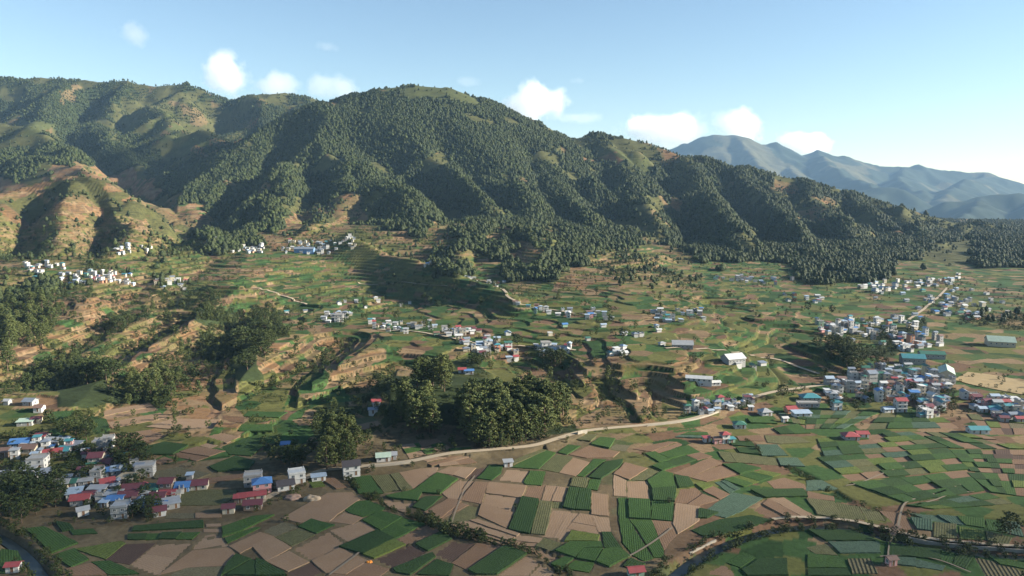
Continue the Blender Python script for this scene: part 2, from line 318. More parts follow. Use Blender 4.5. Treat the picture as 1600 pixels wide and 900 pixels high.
# view key, outline in that view, soil or crop of the plots (rows split by '/')
ZONES = """
A g 645,240 765,230 850,350 690,350
A w 775,232 890,225 960,330 860,345
A w 900,222 955,212 1050,320 975,330
A t 965,212 1105,185 1160,250 1050,315
A t 1110,185 1215,175 1205,215 1160,235
A g 870,370 1060,330 1215,215 1350,255 1230,355 1110,345 1080,400 900,380
A t 840,375 1070,410 995,465 900,430
A k 1050,440 1130,375 1245,370 1130,465
A b 1130,475 1290,385 1371,400 1230,515
A t 1250,345 1371,260 1371,390 1290,380
A t 180,515 330,430 480,350 640,345 690,390 595,455 540,490 490,535 300,545
A g 595,455 650,405 750,395 865,445 830,470 715,505 620,475
A t 500,535 590,480 710,510 640,555
A g 285,570 370,520 525,560 405,615
A gg/gg 715,530 830,470 1130,550 930,650
A t 500,595 710,535 810,600 625,670
A k 560,710 810,600 925,655 720,755
A l 720,760 925,660 1000,695 790,785
A b 945,640 1145,555 1235,600 1000,695
A k 1070,690 1240,605 1310,655 1150,735
A d 800,790 1040,695 1140,745 920,845
A k 920,855 1180,750 1200,775 1030,895 940,880
A k 1080,890 1210,790 1320,825 1290,900
A t 250,720 490,605 620,700 550,720 380,800
A t 380,800 560,715 640,760 740,800 600,890 470,880
A f 45,600 190,535 285,570 130,630
A w 130,640 290,580 395,625 240,700
A t -20,700 115,645 230,715 70,800
A t 75,805 220,740 350,810 215,870
A d 220,880 370,810 450,860 380,900 260,910
A k 0,790 70,815 200,900 0,905
A b 480,900 700,800 890,855 820,905
A b 430,250 500,235 600,310 540,320
A l 340,260 420,260 460,300 380,310
B tb 0,225 180,205 240,240 30,265
B t 10,295 80,265 155,265 100,310
B t 110,310 160,265 235,270 175,330
B d 185,330 235,275 290,265 240,325
B g 245,330 320,255 395,255 385,300 330,340
B t 375,340 425,275 550,285 515,350
B g 520,350 560,285 645,290 620,370 530,365
B g 450,265 650,165 705,180 605,275
B w 615,275 715,190 805,205 725,295
B t 730,295 810,210 900,235 820,315
B g 830,315 930,215 1000,220 870,320
B k 900,325 1000,235 1100,220 1080,260 970,335
B w 440,235 640,150 650,165 460,250
B g 720,180 780,130 850,140 770,190
B b 790,190 900,140 1075,175 1040,205 890,210
B g 915,130 970,85 1055,95 1020,155
B f 1030,155 1060,125 1140,135 1110,170
B w 830,105 880,70 950,70 910,115
B t/t/t 320,352 530,372 420,622 255,545
B t 40,430 130,340 225,345 150,450
B b 150,455 235,350 310,355 270,480
B k 510,440 605,455 550,655 430,630
B b 540,375 655,365 615,455 520,435
B w 615,460 685,470 640,660 565,655
B t 655,370 715,375 680,460 630,455
B t 720,378 775,385 745,465 685,460
B w 690,465 748,468 745,505 685,500
B tt 690,510 845,530 760,690 630,665
B w 790,375 810,325 900,330 885,390
B g 890,390 905,335 970,340 950,400
B k 750,500 785,385 845,390 820,515
B k 825,515 850,392 912,400 905,520
B t 915,415 1010,430 1012,550 918,540
B t 920,545 1015,560 1025,640 960,640
B tt 775,620 850,535 915,545 955,655
B l 760,700 800,640 960,665 950,700
B k 975,645 1030,645 1095,740 995,735
B g 705,755 790,705 970,705 980,735 870,740 820,795
B g 830,800 870,745 980,745 935,820
B g 945,820 990,748 1080,740 1140,790 1020,850
B g 760,855 820,810 930,825 900,880
B g 680,830 760,790 810,800 740,860
B w 590,720 640,675 745,710 690,755
B ttttt 55,605 245,570 490,655 410,715
B tt 430,710 480,660 625,680 590,720
B t 540,725 600,725 740,790 680,825
B b 0,510 100,455 190,485 40,565
B w 20,600 195,490 245,495 235,565 60,605
B d 0,770 100,700 240,705 95,820
B b 100,825 245,712 400,730 190,865
B k 195,870 410,728 535,775 360,895 240,895
B t 370,895 540,780 610,825 545,895
B t 550,900 620,830 690,875 680,900
C b 0,350 60,290 175,320 80,380
C t 0,355 62,385 62,470 0,465
C t 70,390 175,390 190,485 75,475
C w 90,380 180,320 255,340 170,385
C g 180,385 260,335 315,350 320,385 330,420 205,430
C k 205,432 335,422 325,500 210,495
C g 205,500 320,505 310,605 200,595
C b 205,600 310,608 340,670 270,755
C g 20,480 70,480 75,595 140,700 210,805 160,820 100,790 45,720 25,600
C g 78,485 190,492 195,595 80,590
C g 85,597 200,600 265,760 265,800 215,800
C k 90,808 165,838 120,868 50,850
C t 335,510 460,530 455,600 345,670 320,620
C b 335,500 355,430 440,420 475,455 400,510
C b 400,515 480,460 560,490 440,525
C k 325,360 400,370 430,415 350,425
C l 440,405 480,395 530,415 480,435
C b 485,440 535,418 620,460 570,485
C cc 545,395 600,385 680,430 620,450
C c 470,560 640,450 800,480 690,550 600,585
C k 460,540 560,562 500,590 455,590
C k 420,655 560,600 740,575 850,600 680,650 500,695
C b 750,545 800,515 945,600 890,610
C b 805,512 835,487 1020,590 960,598
C t 842,485 915,480 1080,580 1030,588
C k 740,440 1020,435 1045,475 820,480
C b 830,390 920,370 1025,405 1040,432 870,430
C b 320,345 520,260 580,290 410,365
C b 420,370 575,305 660,350 500,390
C glggl 590,380 800,330 900,350 700,420
C g 585,300 680,295 790,322 680,352
C g 205,310 270,285 330,310 260,335
C k 285,285 385,255 445,275 330,310
C g 165,240 220,230 300,270 240,285
C g 245,240 335,210 385,245 300,266
C g 340,208 400,195 460,230 390,245
C b 205,228 345,178 370,190 245,236
C b 110,215 290,175 335,178 200,228
C b 395,250 465,235 525,255 450,275
C c 770,190 880,190 940,250 800,250
C c 885,265 990,265 1030,310 900,303
C k 660,210 760,208 790,245 680,235
C k 610,170 740,175 760,203 640,195
C wwww 560,228 880,262 890,302 600,285
C b 520,190 620,187 662,210 570,215
C w 815,140 1000,150 1060,180 900,187 830,180
C b 660,145 780,140 815,170 680,170
C cg 330,150 400,120 500,125 520,160
C g 720,50 830,40 880,80 740,75
C kg 860,105 990,80 1060,130 900,135
C g 610,830 700,775 760,800 680,855
C k 690,870 790,810 930,810 940,900 720,900
C b 500,890 590,840 650,890 640,900
C cwk/gwl 885,20 1030,30 1040,85 930,70
D kwcwg/cgkwc/kgwlk/bwkgc 0,5 400,15 200,105 0,105
D wlgb/kgkl/wgcb 410,20 700,20 830,100 330,105
D wbbl/blbf/bbdb 870,25 1177,50 1177,135 970,135
D lwgbkc/kgbblg/gkclbw/ckwbgk 60,160 560,120 760,205 100,255
D bwklb/kbgwb/gbkbl 575,118 960,142 1177,215 780,210
D kgbclk/cwlbkg/lwgklb/bbkwlg 60,262 760,212 880,325 240,385
D gkbdb/kgkdd/gbkgb/lgkbd/kbdgb 775,218 1177,222 1177,350 890,335
D gkggb/kgbkg/gkgkg 245,400 860,335 960,440 530,505
D kgbk/gkgl/gkgb 870,345 1177,355 1177,470 1000,450
D gkcg/lgkw 545,522 980,455 1110,510 690,540
D w 0,482 150,502 190,590 60,570
D w 155,502 280,522 320,590 190,595
D w 287,522 390,552 430,600 330,595
D c 0,382 80,382 170,428 0,440
D b 10,445 145,473 150,495 10,480
D b 400,548 530,562 590,662 500,638
D ccg 560,555 960,590 960,640 690,600
D c 565,588 680,602 680,660 600,650
D w 690,612 810,622 810,700 690,690
D l 825,632 960,657 970,705 830,700
D w 972,662 1110,697 1090,740 982,710
D g 972,592 1050,602 1080,668 985,650
D c 1057,602 1150,612 1177,690 1092,670
D k 10,655 250,662 370,715 110,715
D c 120,720 390,720 400,778 185,780
D w 0,747 108,727 170,788 50,780
D g 10,785 170,797 220,858 10,858
D s 225,812 345,812 385,890 250,890
D k 10,864 220,864 240,898 10,898
D k 450,732 730,762 720,815 560,795 450,790
D g 735,767 810,782 785,838 727,815
D k 815,787 905,797 860,862 792,840
D c 460,802 590,807 590,850 490,840
D c 595,810 750,847 735,870 595,850
D s 910,797 1100,842 1177,882 1177,900 970,900
D g 985,792 1177,832 1177,862 1050,838
E t 610,600 720,500 905,495 960,570
E t 730,460 885,460 890,485 730,488
E t 735,415 885,415 890,438 735,440
E t 760,370 885,365 888,385 760,390
E g 905,400 1200,300 1400,285 1100,430 910,490
E g 930,500 1230,395 1270,400 960,545
E t 300,850 620,620 980,590 1020,650 930,760 560,780
E f 400,862 560,785 900,772 890,862
E k 960,740 1040,660 1180,705 1060,770 900,860
E k 950,860 1190,718 1500,830 1500,862
E t 980,580 1270,450 1390,490 1080,645
E kgkg 0,465 690,445 615,510 0,515
E k 60,390 720,335 720,400 40,435
E ft 370,260 890,267 890,303 370,308
E w 440,110 560,30 1050,40 1030,110 900,180 420,190
F g 120,675 200,665 360,740 240,785
F l 350,765 560,730 580,740 490,812
F g 255,795 345,765 410,815 330,850
F g 425,827 510,822 640,880 500,885
F b 310,857 420,832 510,882 340,889
F d 490,815 580,745 715,740 600,835
F tt 605,838 722,745 880,740 730,885
F g 0,760 80,770 110,820 0,830
F g 0,835 40,842 20,880 0,880
F g 325,680 430,672 450,693 340,700
F k 260,640 320,650 340,675 290,685
F t/t 480,120 690,90 735,120 490,165
F t 500,180 740,135 780,155 520,205
F ttt 680,200 800,162 1020,167 980,205
F b 510,240 690,215 780,235 700,265 515,262
F k 650,300 760,265 870,285 800,330 690,330
F b 710,365 760,333 810,355 740,372
F bb 775,330 910,292 1040,312 910,358
F k 1025,290 1150,250 1240,270 1160,335 1060,325
F k 970,385 1090,332 1180,360 1150,400 1010,410
F t 925,280 960,262 1008,285 975,298
F t 950,240 1030,217 1110,250 1050,278
F f 690,410 830,385 970,420 900,450 720,440
F b 950,440 1150,412 1170,425 960,463
F g 1100,205 1120,187 1260,202 1260,230 1110,220
F g 1130,150 1150,127 1330,132 1290,158
F k 410,190 420,152 490,170 510,215 440,230
F g 220,150 250,122 340,132 330,168 260,168
G tgt/gtg/tgt 510,625 740,592 815,640 560,705
G g 805,652 940,642 950,668 830,675
G tb/bt 640,735 830,705 960,700 700,760
G b 620,600 730,585 745,605 640,640
G w/t 190,470 330,450 380,500 210,540
F g 200,235 250,212 310,217 290,250 230,255
"""
def shrink(poly, d):
    """inset a plan polygon by d metres (outline given in either direction)"""
    n = len(poly); area = sum(poly[i][0] * poly[(i + 1) % n][1] - poly[(i + 1) % n][0] * poly[i][1] for i in range(n))
    if area < 0: poly = poly[::-1]
    out = []
    for i in range(n):
        a, b, c = (Vector(poly[(i + k) % n]) for k in (-1, 0, 1))
        e1 = (b - a).normalized(); e2 = (c - b).normalized()
        n1 = Vector((-e1.y, e1.x)); n2 = Vector((-e2.y, e2.x)); q = n1 + n2
        m = q / max(q.length_squared, 0.35) * 2 * d * 0.5 * 2
        out.append(b + m * 0.5 * 2 / 2 if q.length < 0.3 else b + m)
    return out
def roughen(poly, step, amp, rnd):
    out = []
    n = len(poly)
    for i in range(n):
        a, b = poly[i], poly[(i + 1) % n]; L = (b - a).length; k = max(1, int(L / step)); nrm = Vector((-(b - a).y, (b - a).x)) / max(L, 1e-6)
        bow = rnd.uniform(-0.012, 0.012) * L
        for j in range(k):
            t = j / k; out.append(a.lerp(b, t) + nrm * (bow * 4 * t * (1 - t) + (rnd.uniform(-amp, amp) if j else 0)))
    return out
PLOTS = []      # (plan outline, code, row direction)
_rnd = random.Random(11)
for ln in ZONES.strip().split('\n'):
    f = ln.split(); ox, oy, s = CROPS[f[0]]; rows = f[1].split('/')
    px = [(ox + float(a) / s, oy + float(b) / s) for a, b in (q.split(',') for q in f[2:])]
    pl = [pick(u, min(v, 915)).xy for u, v in px]
    if len(rows) == 1 and len(rows[0]) == 1:
        PLOTS.append((pl, f[1]))
    else:
        A_, B_, C_, D_ = pl; nv_, nu_ = len(rows), len(rows[0])
        def bil(a, b): return A_.lerp(B_, a).lerp(D_.lerp(C_, a), b)
        gu = [[min(max((i + (_rnd.uniform(-.16, .16) if 0 < i < nu_ else 0)) / nu_, 0), 1) for i in range(nu_ + 1)] for j in range(nv_)]
        gv = [[min(max((j + (_rnd.uniform(-.15, .15) if 0 < j < nv_ else 0)) / nv_, 0), 1) for i in range(2)] for j in range(nv_ + 1)]
        for j in range(nv_):
            for i in range(nu_):
                a0, a1 = gu[j][i], gu[j][i + 1]
                def vv(jj, a): return gv[jj][0] * (1 - a) + gv[jj][1] * a
                PLOTS.append(([bil(a0, vv(j, a0)), bil(a1, vv(j, a1)), bil(a1, vv(j + 1, a1)), bil(a0, vv(j + 1, a0))], rows[j][i]))
print('plots', len(PLOTS))

def polyline(px): return [pick(u, min(v, 915)).xy for u, v in px]
def densify(pl, step=3.0):
    """smooth a plan polyline (Catmull-Rom) and resample it"""
    out = []
    for i in range(len(pl) - 1):
        p0, p1, p2, p3 = pl[max(i - 1, 0)], pl[i], pl[i + 1], pl[min(i + 2, len(pl) - 1)]
        k = max(2, int((p2 - p1).length / step))
        for j in range(k):
            t = j / k
            out.append(0.5 * ((2 * p1) + (p2 - p0) * t + (2 * p0 - 5 * p1 + 4 * p2 - p3) * t * t + (3 * p1 - p0 - 3 * p2 + p3) * t ** 3))
    return out + [pl[-1]]
ROAD = densify(polyline([(395,792),(425,775),(460,760),(500,742),(535,738),(575,734),(640,727),(700,715),(760,709),(830,702),(868,690),(905,677),(940,672),(1000,667),(1060,660),(1100,651),(1150,634),(1200,617),(1245,608),(1300,604)]))
RIVER = densify(polyline([(1035,912),(1062,888),(1090,868),(1130,848),(1175,832),(1220,822),(1262,819),(1330,824),(1400,841),(1450,852),(1520,860),(1600,866),(1680,870)]))
BROOK = densify(polyline([(-40,822),(0,836),(32,858),(58,885),(75,915)]))
DITCH = densify(polyline([(548,748),(575,772),(610,792),(650,806),(690,828),(760,842),(830,858),(868,880),(885,912)]))
DITCH2 = densify(polyline([(1165,690),(1215,722),(1262,745),(1300,768),(1330,785),(1380,800),(1440,806),(1520,812),(1600,820)]))
def road_z(i, n):
    t = i / n; return 2.2
def dist_poly(x, y, pl):
    best = np.full(x.shape, 1e9); tt = np.zeros(x.shape); n = len(pl) - 1
    for i in range(n):
        d, t = seg_dist(x, y, pl[i], pl[i + 1]); m = d < best; best = np.where(m, d, best); tt = np.where(m, (i + t) / n, tt)
    return best, tt
NEAR = int(np.searchsorted(RR, 560)); nx, ny = GX[:NEAR], GY[:NEAR]
ZR = 2.0                                         # the road runs on a bank this high
dr_, tr_ = dist_poly(nx, ny, ROAD)
q = 1 - sstep(2.6, 7.5, dr_); lift = ZR * sstep(0.0, 0.12, tr_)
HT[:NEAR] = HT[:NEAR] * (1 - q) + q * lift
for pl, wd_, dp in ((RIVER, 1.3, 2.6), (BROOK, 1.1, 2.4), (DITCH, 1.0, 0.9), (DITCH2, 1.2, 0.9)):
    d_, _ = dist_poly(nx, ny, pl); HT[:NEAR] -= dp * (1 - sstep(wd_, wd_ + 3.0, d_))
DRV, _ = dist_poly(nx, ny, RIVER)
# level every plot into its own bench
_r2 = random.Random(5)
PLOTZ = []
for pl, code in PLOTS:
    xs = [p.x for p in pl]; ys = [p.y for p in pl]; cx_, cy_ = sum(xs) / len(xs), sum(ys) / len(ys)
    z = hz(cx_, cy_); z = 0.5 * z + 0.5 * np.mean([hz(p.x, p.y) for p in pl]); z += _r2.uniform(-0.25, 0.35)
    PLOTZ.append(float(z))
    az = [math.atan2(a, b) for a, b in zip(xs, ys)]; rr = [math.hypot(a, b) for a, b in zip(xs, ys)]
    i0, i1 = np.searchsorted(AZ, (min(az), max(az))); k0, k1 = np.searchsorted(RR, (min(rr) * .99, max(rr) * 1.01))
    i1 += 1; k1 += 1
    if i1 <= i0 or k1 <= k0: continue
    X = GX[k0:k1, i0:i1]; Y = GY[k0:k1, i0:i1]; ins = np.zeros(X.shape, bool)
    for a in range(len(pl)):
        p, q2 = pl[a], pl[(a + 1) % len(pl)]
        c = ((p.y > Y) != (q2.y > Y)) & (X < (q2.x - p.x) * (Y - p.y) / (q2.y - p.y + 1e-12) + p.x); ins ^= c
    HT[k0:k1, i0:i1] = np.where(ins, z - 0.05, HT[k0:k1, i0:i1])
ELEVT = (HT - CAMZ) / RR[:, None]
# ------------------------------------------------------------------ materials
def new_mat(name):
    m = bpy.data.materials.new(name); m.use_nodes = True
    n = m.node_tree.nodes; n.clear()
    out = n.new('ShaderNodeOutputMaterial'); b = n.new('ShaderNodeBsdfPrincipled')
    b.inputs['Specular IOR Level'].default_value = 0.25
    m.node_tree.links.new(b.outputs[0], out.inputs[0])
    return m, n, m.node_tree.links, b
def ground_mat(name, scale, amp=0.35, bump=0.25, rough=0.95):
    """land colour from the 'Col' land-cover attribute, broken up with noise"""
    m, n, L, b = new_mat(name); b.inputs['Roughness'].default_value = rough; b.inputs['Specular IOR Level'].default_value = 0.08
    at = n.new('ShaderNodeAttribute'); at.attribute_name = 'Col'
    tc = n.new('ShaderNodeTexCoord')
    nz = n.new('ShaderNodeTexNoise'); nz.inputs['Scale'].default_value = scale; nz.inputs['Detail'].default_value = 6; nz.inputs['Roughness'].default_value = 0.7
    L.new(tc.outputs['Object'], nz.inputs['Vector'])
    mr = n.new('ShaderNodeMapRange'); mr.inputs[1].default_value = 0.25; mr.inputs[2].default_value = 0.75
    mr.inputs[3].default_value = 1 - amp; mr.inputs[4].default_value = 1 + amp
    L.new(nz.outputs[0], mr.inputs[0])
    mx = n.new('ShaderNodeVectorMath'); mx.operation = 'SCALE'
    L.new(at.outputs['Color'], mx.inputs[0]); L.new(mr.outputs[0], mx.inputs['Scale'])
    L.new(mx.outputs[0], b.inputs['Base Color'])
    bp_ = n.new('ShaderNodeBump'); bp_.inputs['Strength'].default_value = bump; bp_.inputs['Distance'].default_value = 1.0
    L.new(nz.outputs[0], bp_.inputs['Height']); L.new(bp_.outputs[0], b.inputs['Normal'])
    return m
MATS = {}
def plain(name, col, rough=0.8, var=0.25, scale=1.2, metal=0.0, bump=0.0, spec=0.25):
    if name in MATS: return MATS[name]
    m, n, L, b = new_mat(name); b.inputs['Roughness'].default_value = rough; b.inputs['Metallic'].default_value = metal
    b.inputs['Specular IOR Level'].default_value = spec
    tc = n.new('ShaderNodeTexCoord'); nz = n.new('ShaderNodeTexNoise'); nz.inputs['Scale'].default_value = scale; nz.inputs['Detail'].default_value = 4
    L.new(tc.outputs['Object'], nz.inputs['Vector'])
    cr = n.new('ShaderNodeMix'); cr.data_type = 'RGBA'
    cr.inputs['A'].default_value = (*[c * (1 - var) for c in col], 1); cr.inputs['B'].default_value = (*[min(c * (1 + var), 0.9) for c in col], 1)
    L.new(nz.outputs[0], cr.inputs['Factor']); L.new(cr.outputs['Result'], b.inputs['Base Color'])
    if bump:
        bb = n.new('ShaderNodeBump'); bb.inputs['Strength'].default_value = bump; bb.inputs['Distance'].default_value = 0.3
        L.new(nz.outputs[0], bb.inputs['Height']); L.new(bb.outputs[0], b.inputs['Normal'])
    MATS[name] = m
    return m

# ------------------------------------------------------------------ mesh helpers
def mesh_np(name, verts, faces, cols=None, mat=None, smooth=True):
    me = bpy.data.meshes.new(name); nv = len(verts); nf = len(faces); k = faces.shape[1]
    me.vertices.add(nv); me.vertices.foreach_set('co', np.ascontiguousarray(verts, np.float32).ravel())
    me.loops.add(nf * k); me.loops.foreach_set('vertex_index', np.ascontiguousarray(faces, np.int32).ravel())
    me.polygons.add(nf); me.polygons.foreach_set('loop_start', np.arange(0, nf * k, k, dtype=np.int32))
    me.polygons.foreach_set('use_smooth', np.full(nf, smooth, dtype=bool))
    if cols is not None:
        a = me.attributes.new('Col', 'FLOAT_COLOR', 'POINT')
        a.data.foreach_set('color', np.ascontiguousarray(np.concatenate([cols, np.ones((nv, 1))], 1), np.float32).ravel())
    if mat: me.materials.append(mat)
    me.update(calc_edges=True)
    return me
def link(name, me, parent=None, loc=(0, 0, 0), rz=0.0):
    o = bpy.data.objects.new(name, me); COL.objects.link(o)
    o.location = loc; o.rotation_euler = (0, 0, rz)
    if parent: o.parent = parent
    return o
def tag(o, label, cat, group=None):
    o['label'] = label; o['category'] = cat
    if group: o['group'] = group
    return o
def struct(o, kind='structure'):
    o['kind'] = kind; return o

# ------------------------------------------------------------------ land colours
C_TAN = (0.25, 0.17, 0.095); C_BRN = (0.165, 0.10, 0.06); C_ORG = (0.235, 0.138, 0.070); C_DRY = (0.215, 0.155, 0.075); C_OLV = (0.125, 0.125, 0.04)
C_GRN = (0.05, 0.10, 0.03); C_DKG = (0.03, 0.065, 0.02); C_CAB = (0.075, 0.135, 0.085); C_YGR = (0.13, 0.135, 0.04); C_FOR = (0.04, 0.055, 0.022)
def voro(x, y, cell, s):
    ix = np.floor(x / cell); iy = np.floor(y / cell); best = np.full(x.shape, 1e9); bi = np.zeros(x.shape)
    for a in (-1, 0, 1):
        for b in (-1, 0, 1):
            px = (ix + a + 0.15 + 0.7 * hsh(ix + a, iy + b, s)) * cell; py = (iy + b + 0.15 + 0.7 * hsh(ix + a, iy + b, s + 1)) * cell
            d = (x - px) ** 2 + (y - py) ** 2; m = d < best
            best = np.where(m, d, best); bi = np.where(m, (ix + a) * 7919 + (iy + b) * 104729, bi)
    return bi
wx = GX + 5 * fbm(GX, GY, 30, 2, 91); wy = GY + 5 * fbm(GX, GY, 30, 2, 92)
VID = voro(wx, wy, 17.0, 3)
HASH = hsh(VID, LEV, 5); HASH2 = hsh(VID, LEV, 6)
PAL = {
 'F': [(C_FOR, 1)], 'f': [(C_FOR, 3), (C_OLV, 2), (C_DRY, 1)],
 's': [(C_DRY, 4), (C_OLV, 4), (C_ORG, 1.2), (C_TAN, 1)], 'g': [(C_OLV, 4), (C_YGR, 1), (C_GRN, 1)], 'o': [(C_OLV, 4), (C_DRY, 3), (C_GRN, 1), (C_TAN, 1)],
 'B': [(C_ORG, 5), (C_TAN, 3), (C_BRN, 2), (C_OLV, 1)], 'T': [(C_TAN, 4), (C_DRY, 2.5), (C_ORG, 3), (C_BRN, 1.5), (C_OLV, 1.5), (C_GRN, 1)],
 'G': [(C_GRN, 5), (C_DKG, 1.5), (C_OLV, 2.5), (C_YGR, 1.5), (C_TAN, 1.2), (C_BRN, 1)], 'M': [(C_GRN, 4), (C_OLV, 3.2), (C_TAN, 1.8), (C_BRN, 1.6), (C_YGR, .7), (C_DRY, 1), (C_DKG, .7)],
}
LC = np.zeros(GX.shape + (3,))
for ch, pl in PAL.items():
    m = CV == ord(ch); ws = np.cumsum([p[1] for p in pl]) / sum(p[1] for p in pl)
    k = np.searchsorted(ws, np.clip(HASH[m], 0, 0.9999)); LC[m] = np.array([p[0] for p in pl])[k]
hi = (RR[:, None] > 1280) & ((CV == ord('s')) | (CV == ord('g')) | (CV == ord('f')))      # natural grassland high up, few bare spots
gn = fbm(GX, GY, 120, 3, 66)[..., None]
LC = np.where(hi[..., None], np.where(gn > 0.45, np.array(C_ORG) * .8, np.where(gn > 0.25, np.array(C_DRY) * .8, np.array([0.095, 0.095, 0.036]))), LC)
LC = np.where(((CV == ord('g')) & (RR[:, None] > 1900))[..., None], np.array([0.085, 0.095, 0.034]), LC)
LC *= (0.8 + 0.4 * HASH2)[..., None]
# plants on the terrace walls, with the walls' shade painted in as darker colour
rc = np.where((hsh(VID, LEV, 9) > 0.2)[..., None], np.array([0.036, 0.038, 0.017]), np.array([0.095, 0.066, 0.034]))
LC = LC + (rc - LC) * (RIS * 0.92)[..., None]
# weeds, tracks and bare patches with their own shapes
wd = sstep(0.15, 0.5, fbm(GX, GY, 22, 3, 95)); LC = LC + (np.array(C_OLV) - LC) * (0.45 * wd * (RR[:, None] < 1500))[..., None]
# natural grass cover where hills are not forested, high up
flat = (H0 < 1.2) & (RR[:, None] < 640)
# valley floor between the single plots: small crop patches on the right, earth and weeds elsewhere
ca_, sa_ = math.cos(0.35), math.sin(0.35); VF = voro((GX * ca_ + GY * sa_) / 1.5, (-GX * sa_ + GY * ca_), 10.0, 8)[flat]
pf = np.array([C_GRN, C_DKG, C_TAN, C_BRN, C_GRN, C_BRN, C_OLV, C_YGR]); pc = pf[np.minimum((hsh(VF, VF * 0 + 3, 2) * 8).astype(int), 7)]
side = sstep(25, 80, GX[flat])[:, None]; er = np.array([0.15, 0.115, 0.065]) * (0.75 + 0.5 * hsh(VF, VF * 0, 3))[:, None]
LC[flat] = er + (pc - er) * side
LC = np.clip(LC * 0.64, 0.008, 0.5)

NR, NC = GX.shape
VTX = np.stack([GX, GY, HT], -1).reshape(-1, 3); LCF = LC.reshape(-1, 3)
I = np.arange(NR * NC).reshape(NR, NC)
FACES = np.stack([I[:-1, :-1], I[:-1, 1:], I[1:, 1:], I[1:, :-1]], -1).reshape(-1, 4)
fm = (MT[:-1, :-1] > 0.5) & (RR[:-1, None] > 880); ff = (H0[:-1, :-1] < 1.2) & ~fm & (RR[:-1, None] < 1400)
reg = np.where(fm, 2, np.where(ff, 0, 1)).reshape(-1)
GM = ground_mat('land', 0.35)
GROUND = {}
for k, nm in enumerate(('valley_floor', 'terraced_hills', 'mountains')):
    fs = FACES[reg == k]; ids, inv = np.unique(fs, return_inverse=True)
    GROUND[nm] = struct(link(nm, mesh_np(nm, VTX[ids], inv.reshape(-1, 4), LCF[ids], GM)))

# ------------------------------------------------------------------ far blue mountains
FARM = [
 [(820,235,8500),(960,225,8500),(1040,229,8500),(1068,221,8500),(1096,240,8500),(1118,206,8500),(1146,206,8500),(1178,228,8500),(1212,225,8500),(1248,246,8500),(1280,231,8500),
  (1320,244,8500),(1365,255,8500),(1420,258,8500),(1480,262,8500),(1540,270,8500),(1600,282,8500),(1750,300,8500),(2100,320,8500)],
 [(1146,206,8500),(1170,245,7700),(1200,268,7000)], [(1280,231,8500),(1300,258,7600),(1350,285,6800)], [(1420,258,8500),(1400,280,7500),(1440,300,6700)],
 [(1212,225,8500),(1230,255,7800),(1250,280,7000)], [(1540,270,8500),(1500,285,7300),(1480,298,6600)], [(1068,221,8500),(1085,250,7800),(1110,270,7200)],
 [(1420,335,5600),(1470,318,5500),(1530,306,5500),(1580,304,5500),(1680,310,5500),(1900,325,5500)], [(1530,306,5500),(1510,322,5000),(1490,342,4600)], [(1620,306,5500),(1600,328,5000),(1590,352,4500)],
 [(1200,300,6500),(1300,290,6300),(1400,295,6200)],
]
az2 = np.radians(np.linspace(-2, 44, 330)); r2 = np.geomspace(3650, 12600, 300)
FARM = [[(u, v, D * 1.25) for u, v, D in ln] for ln in FARM]
FX = np.sin(az2)[None] * r2[:, None]; FY = np.cos(az2)[None] * r2[:, None]
fh = ridges(FX + 45 * fbm(FX, FY, 700, 2, 11), FY + 45 * fbm(FX, FY, 700, 2, 12), FARM, np.full(FX.shape, -150.0), 0.50, 18.0)
fh = fh + 75 * (1 - 2 * np.abs(fbm(FX, FY, 900, 4, 13)) - 0.75) + 34 * fbm(FX, FY, 260, 3, 14)
fc = np.where((fbm(FX, FY, 800, 3, 15) > 0.12)[..., None], np.array([0.060, 0.056, 0.028]), np.array([0.018, 0.026, 0.014]))
fi = np.arange(fh.size).reshape(fh.shape)
ffc = np.stack([fi[:-1, :-1], fi[:-1, 1:], fi[1:, 1:], fi[1:, :-1]], -1).reshape(-1, 4)
struct(link('far_mountains', mesh_np('far_mountains', np.stack([FX, FY, fh], -1).reshape(-1, 3), ffc, fc.reshape(-1, 3), ground_mat('far_land', 0.01, 0.4, 0.0))))

# ------------------------------------------------------------------ trees
def leaf_mat(name, c1, c2):
    m, n, L, b = new_mat(name); b.inputs['Roughness'].default_value = 0.7; b.inputs['Specular IOR Level'].default_value = 0.15
    oi = n.new('ShaderNodeObjectInfo'); ge = n.new('ShaderNodeAttribute'); ge.attribute_name = 'Col'
    ad = n.new('ShaderNodeMath'); ad.operation = 'MULTIPLY_ADD'; ad.inputs[1].default_value = 0.5; ad.inputs[2].default_value = 0.0
    L.new(oi.outputs['Random'], ad.inputs[0])
    a2 = n.new('ShaderNodeMath'); a2.operation = 'MULTIPLY_ADD'; a2.inputs[1].default_value = 0.5
    L.new(ge.outputs['Fac'], a2.inputs[0]); L.new(ad.outputs[0], a2.inputs[2])
    mx = n.new('ShaderNodeMix'); mx.data_type = 'RGBA'; mx.inputs['A'].default_value = (*c1, 1); mx.inputs['B'].default_value = (*c2, 1)
    L.new(a2.outputs[0], mx.inputs['Factor']); L.new(mx.outputs['Result'], b.inputs['Base Color'])
    return m
M_PINE = leaf_mat('pine_needles', (0.014, 0.024, 0.009), (0.042, 0.050, 0.015))
M_PINE_N = leaf_mat('grove_needles', (0.024, 0.042, 0.013), (0.098, 0.108, 0.032))
M_BROAD = leaf_mat('broad_leaves', (0.017, 0.031, 0.010), (0.056, 0.067, 0.018))
M_BARK = plain('bark', (0.11, 0.075, 0.05), 0.9, 0.3, 2.0)
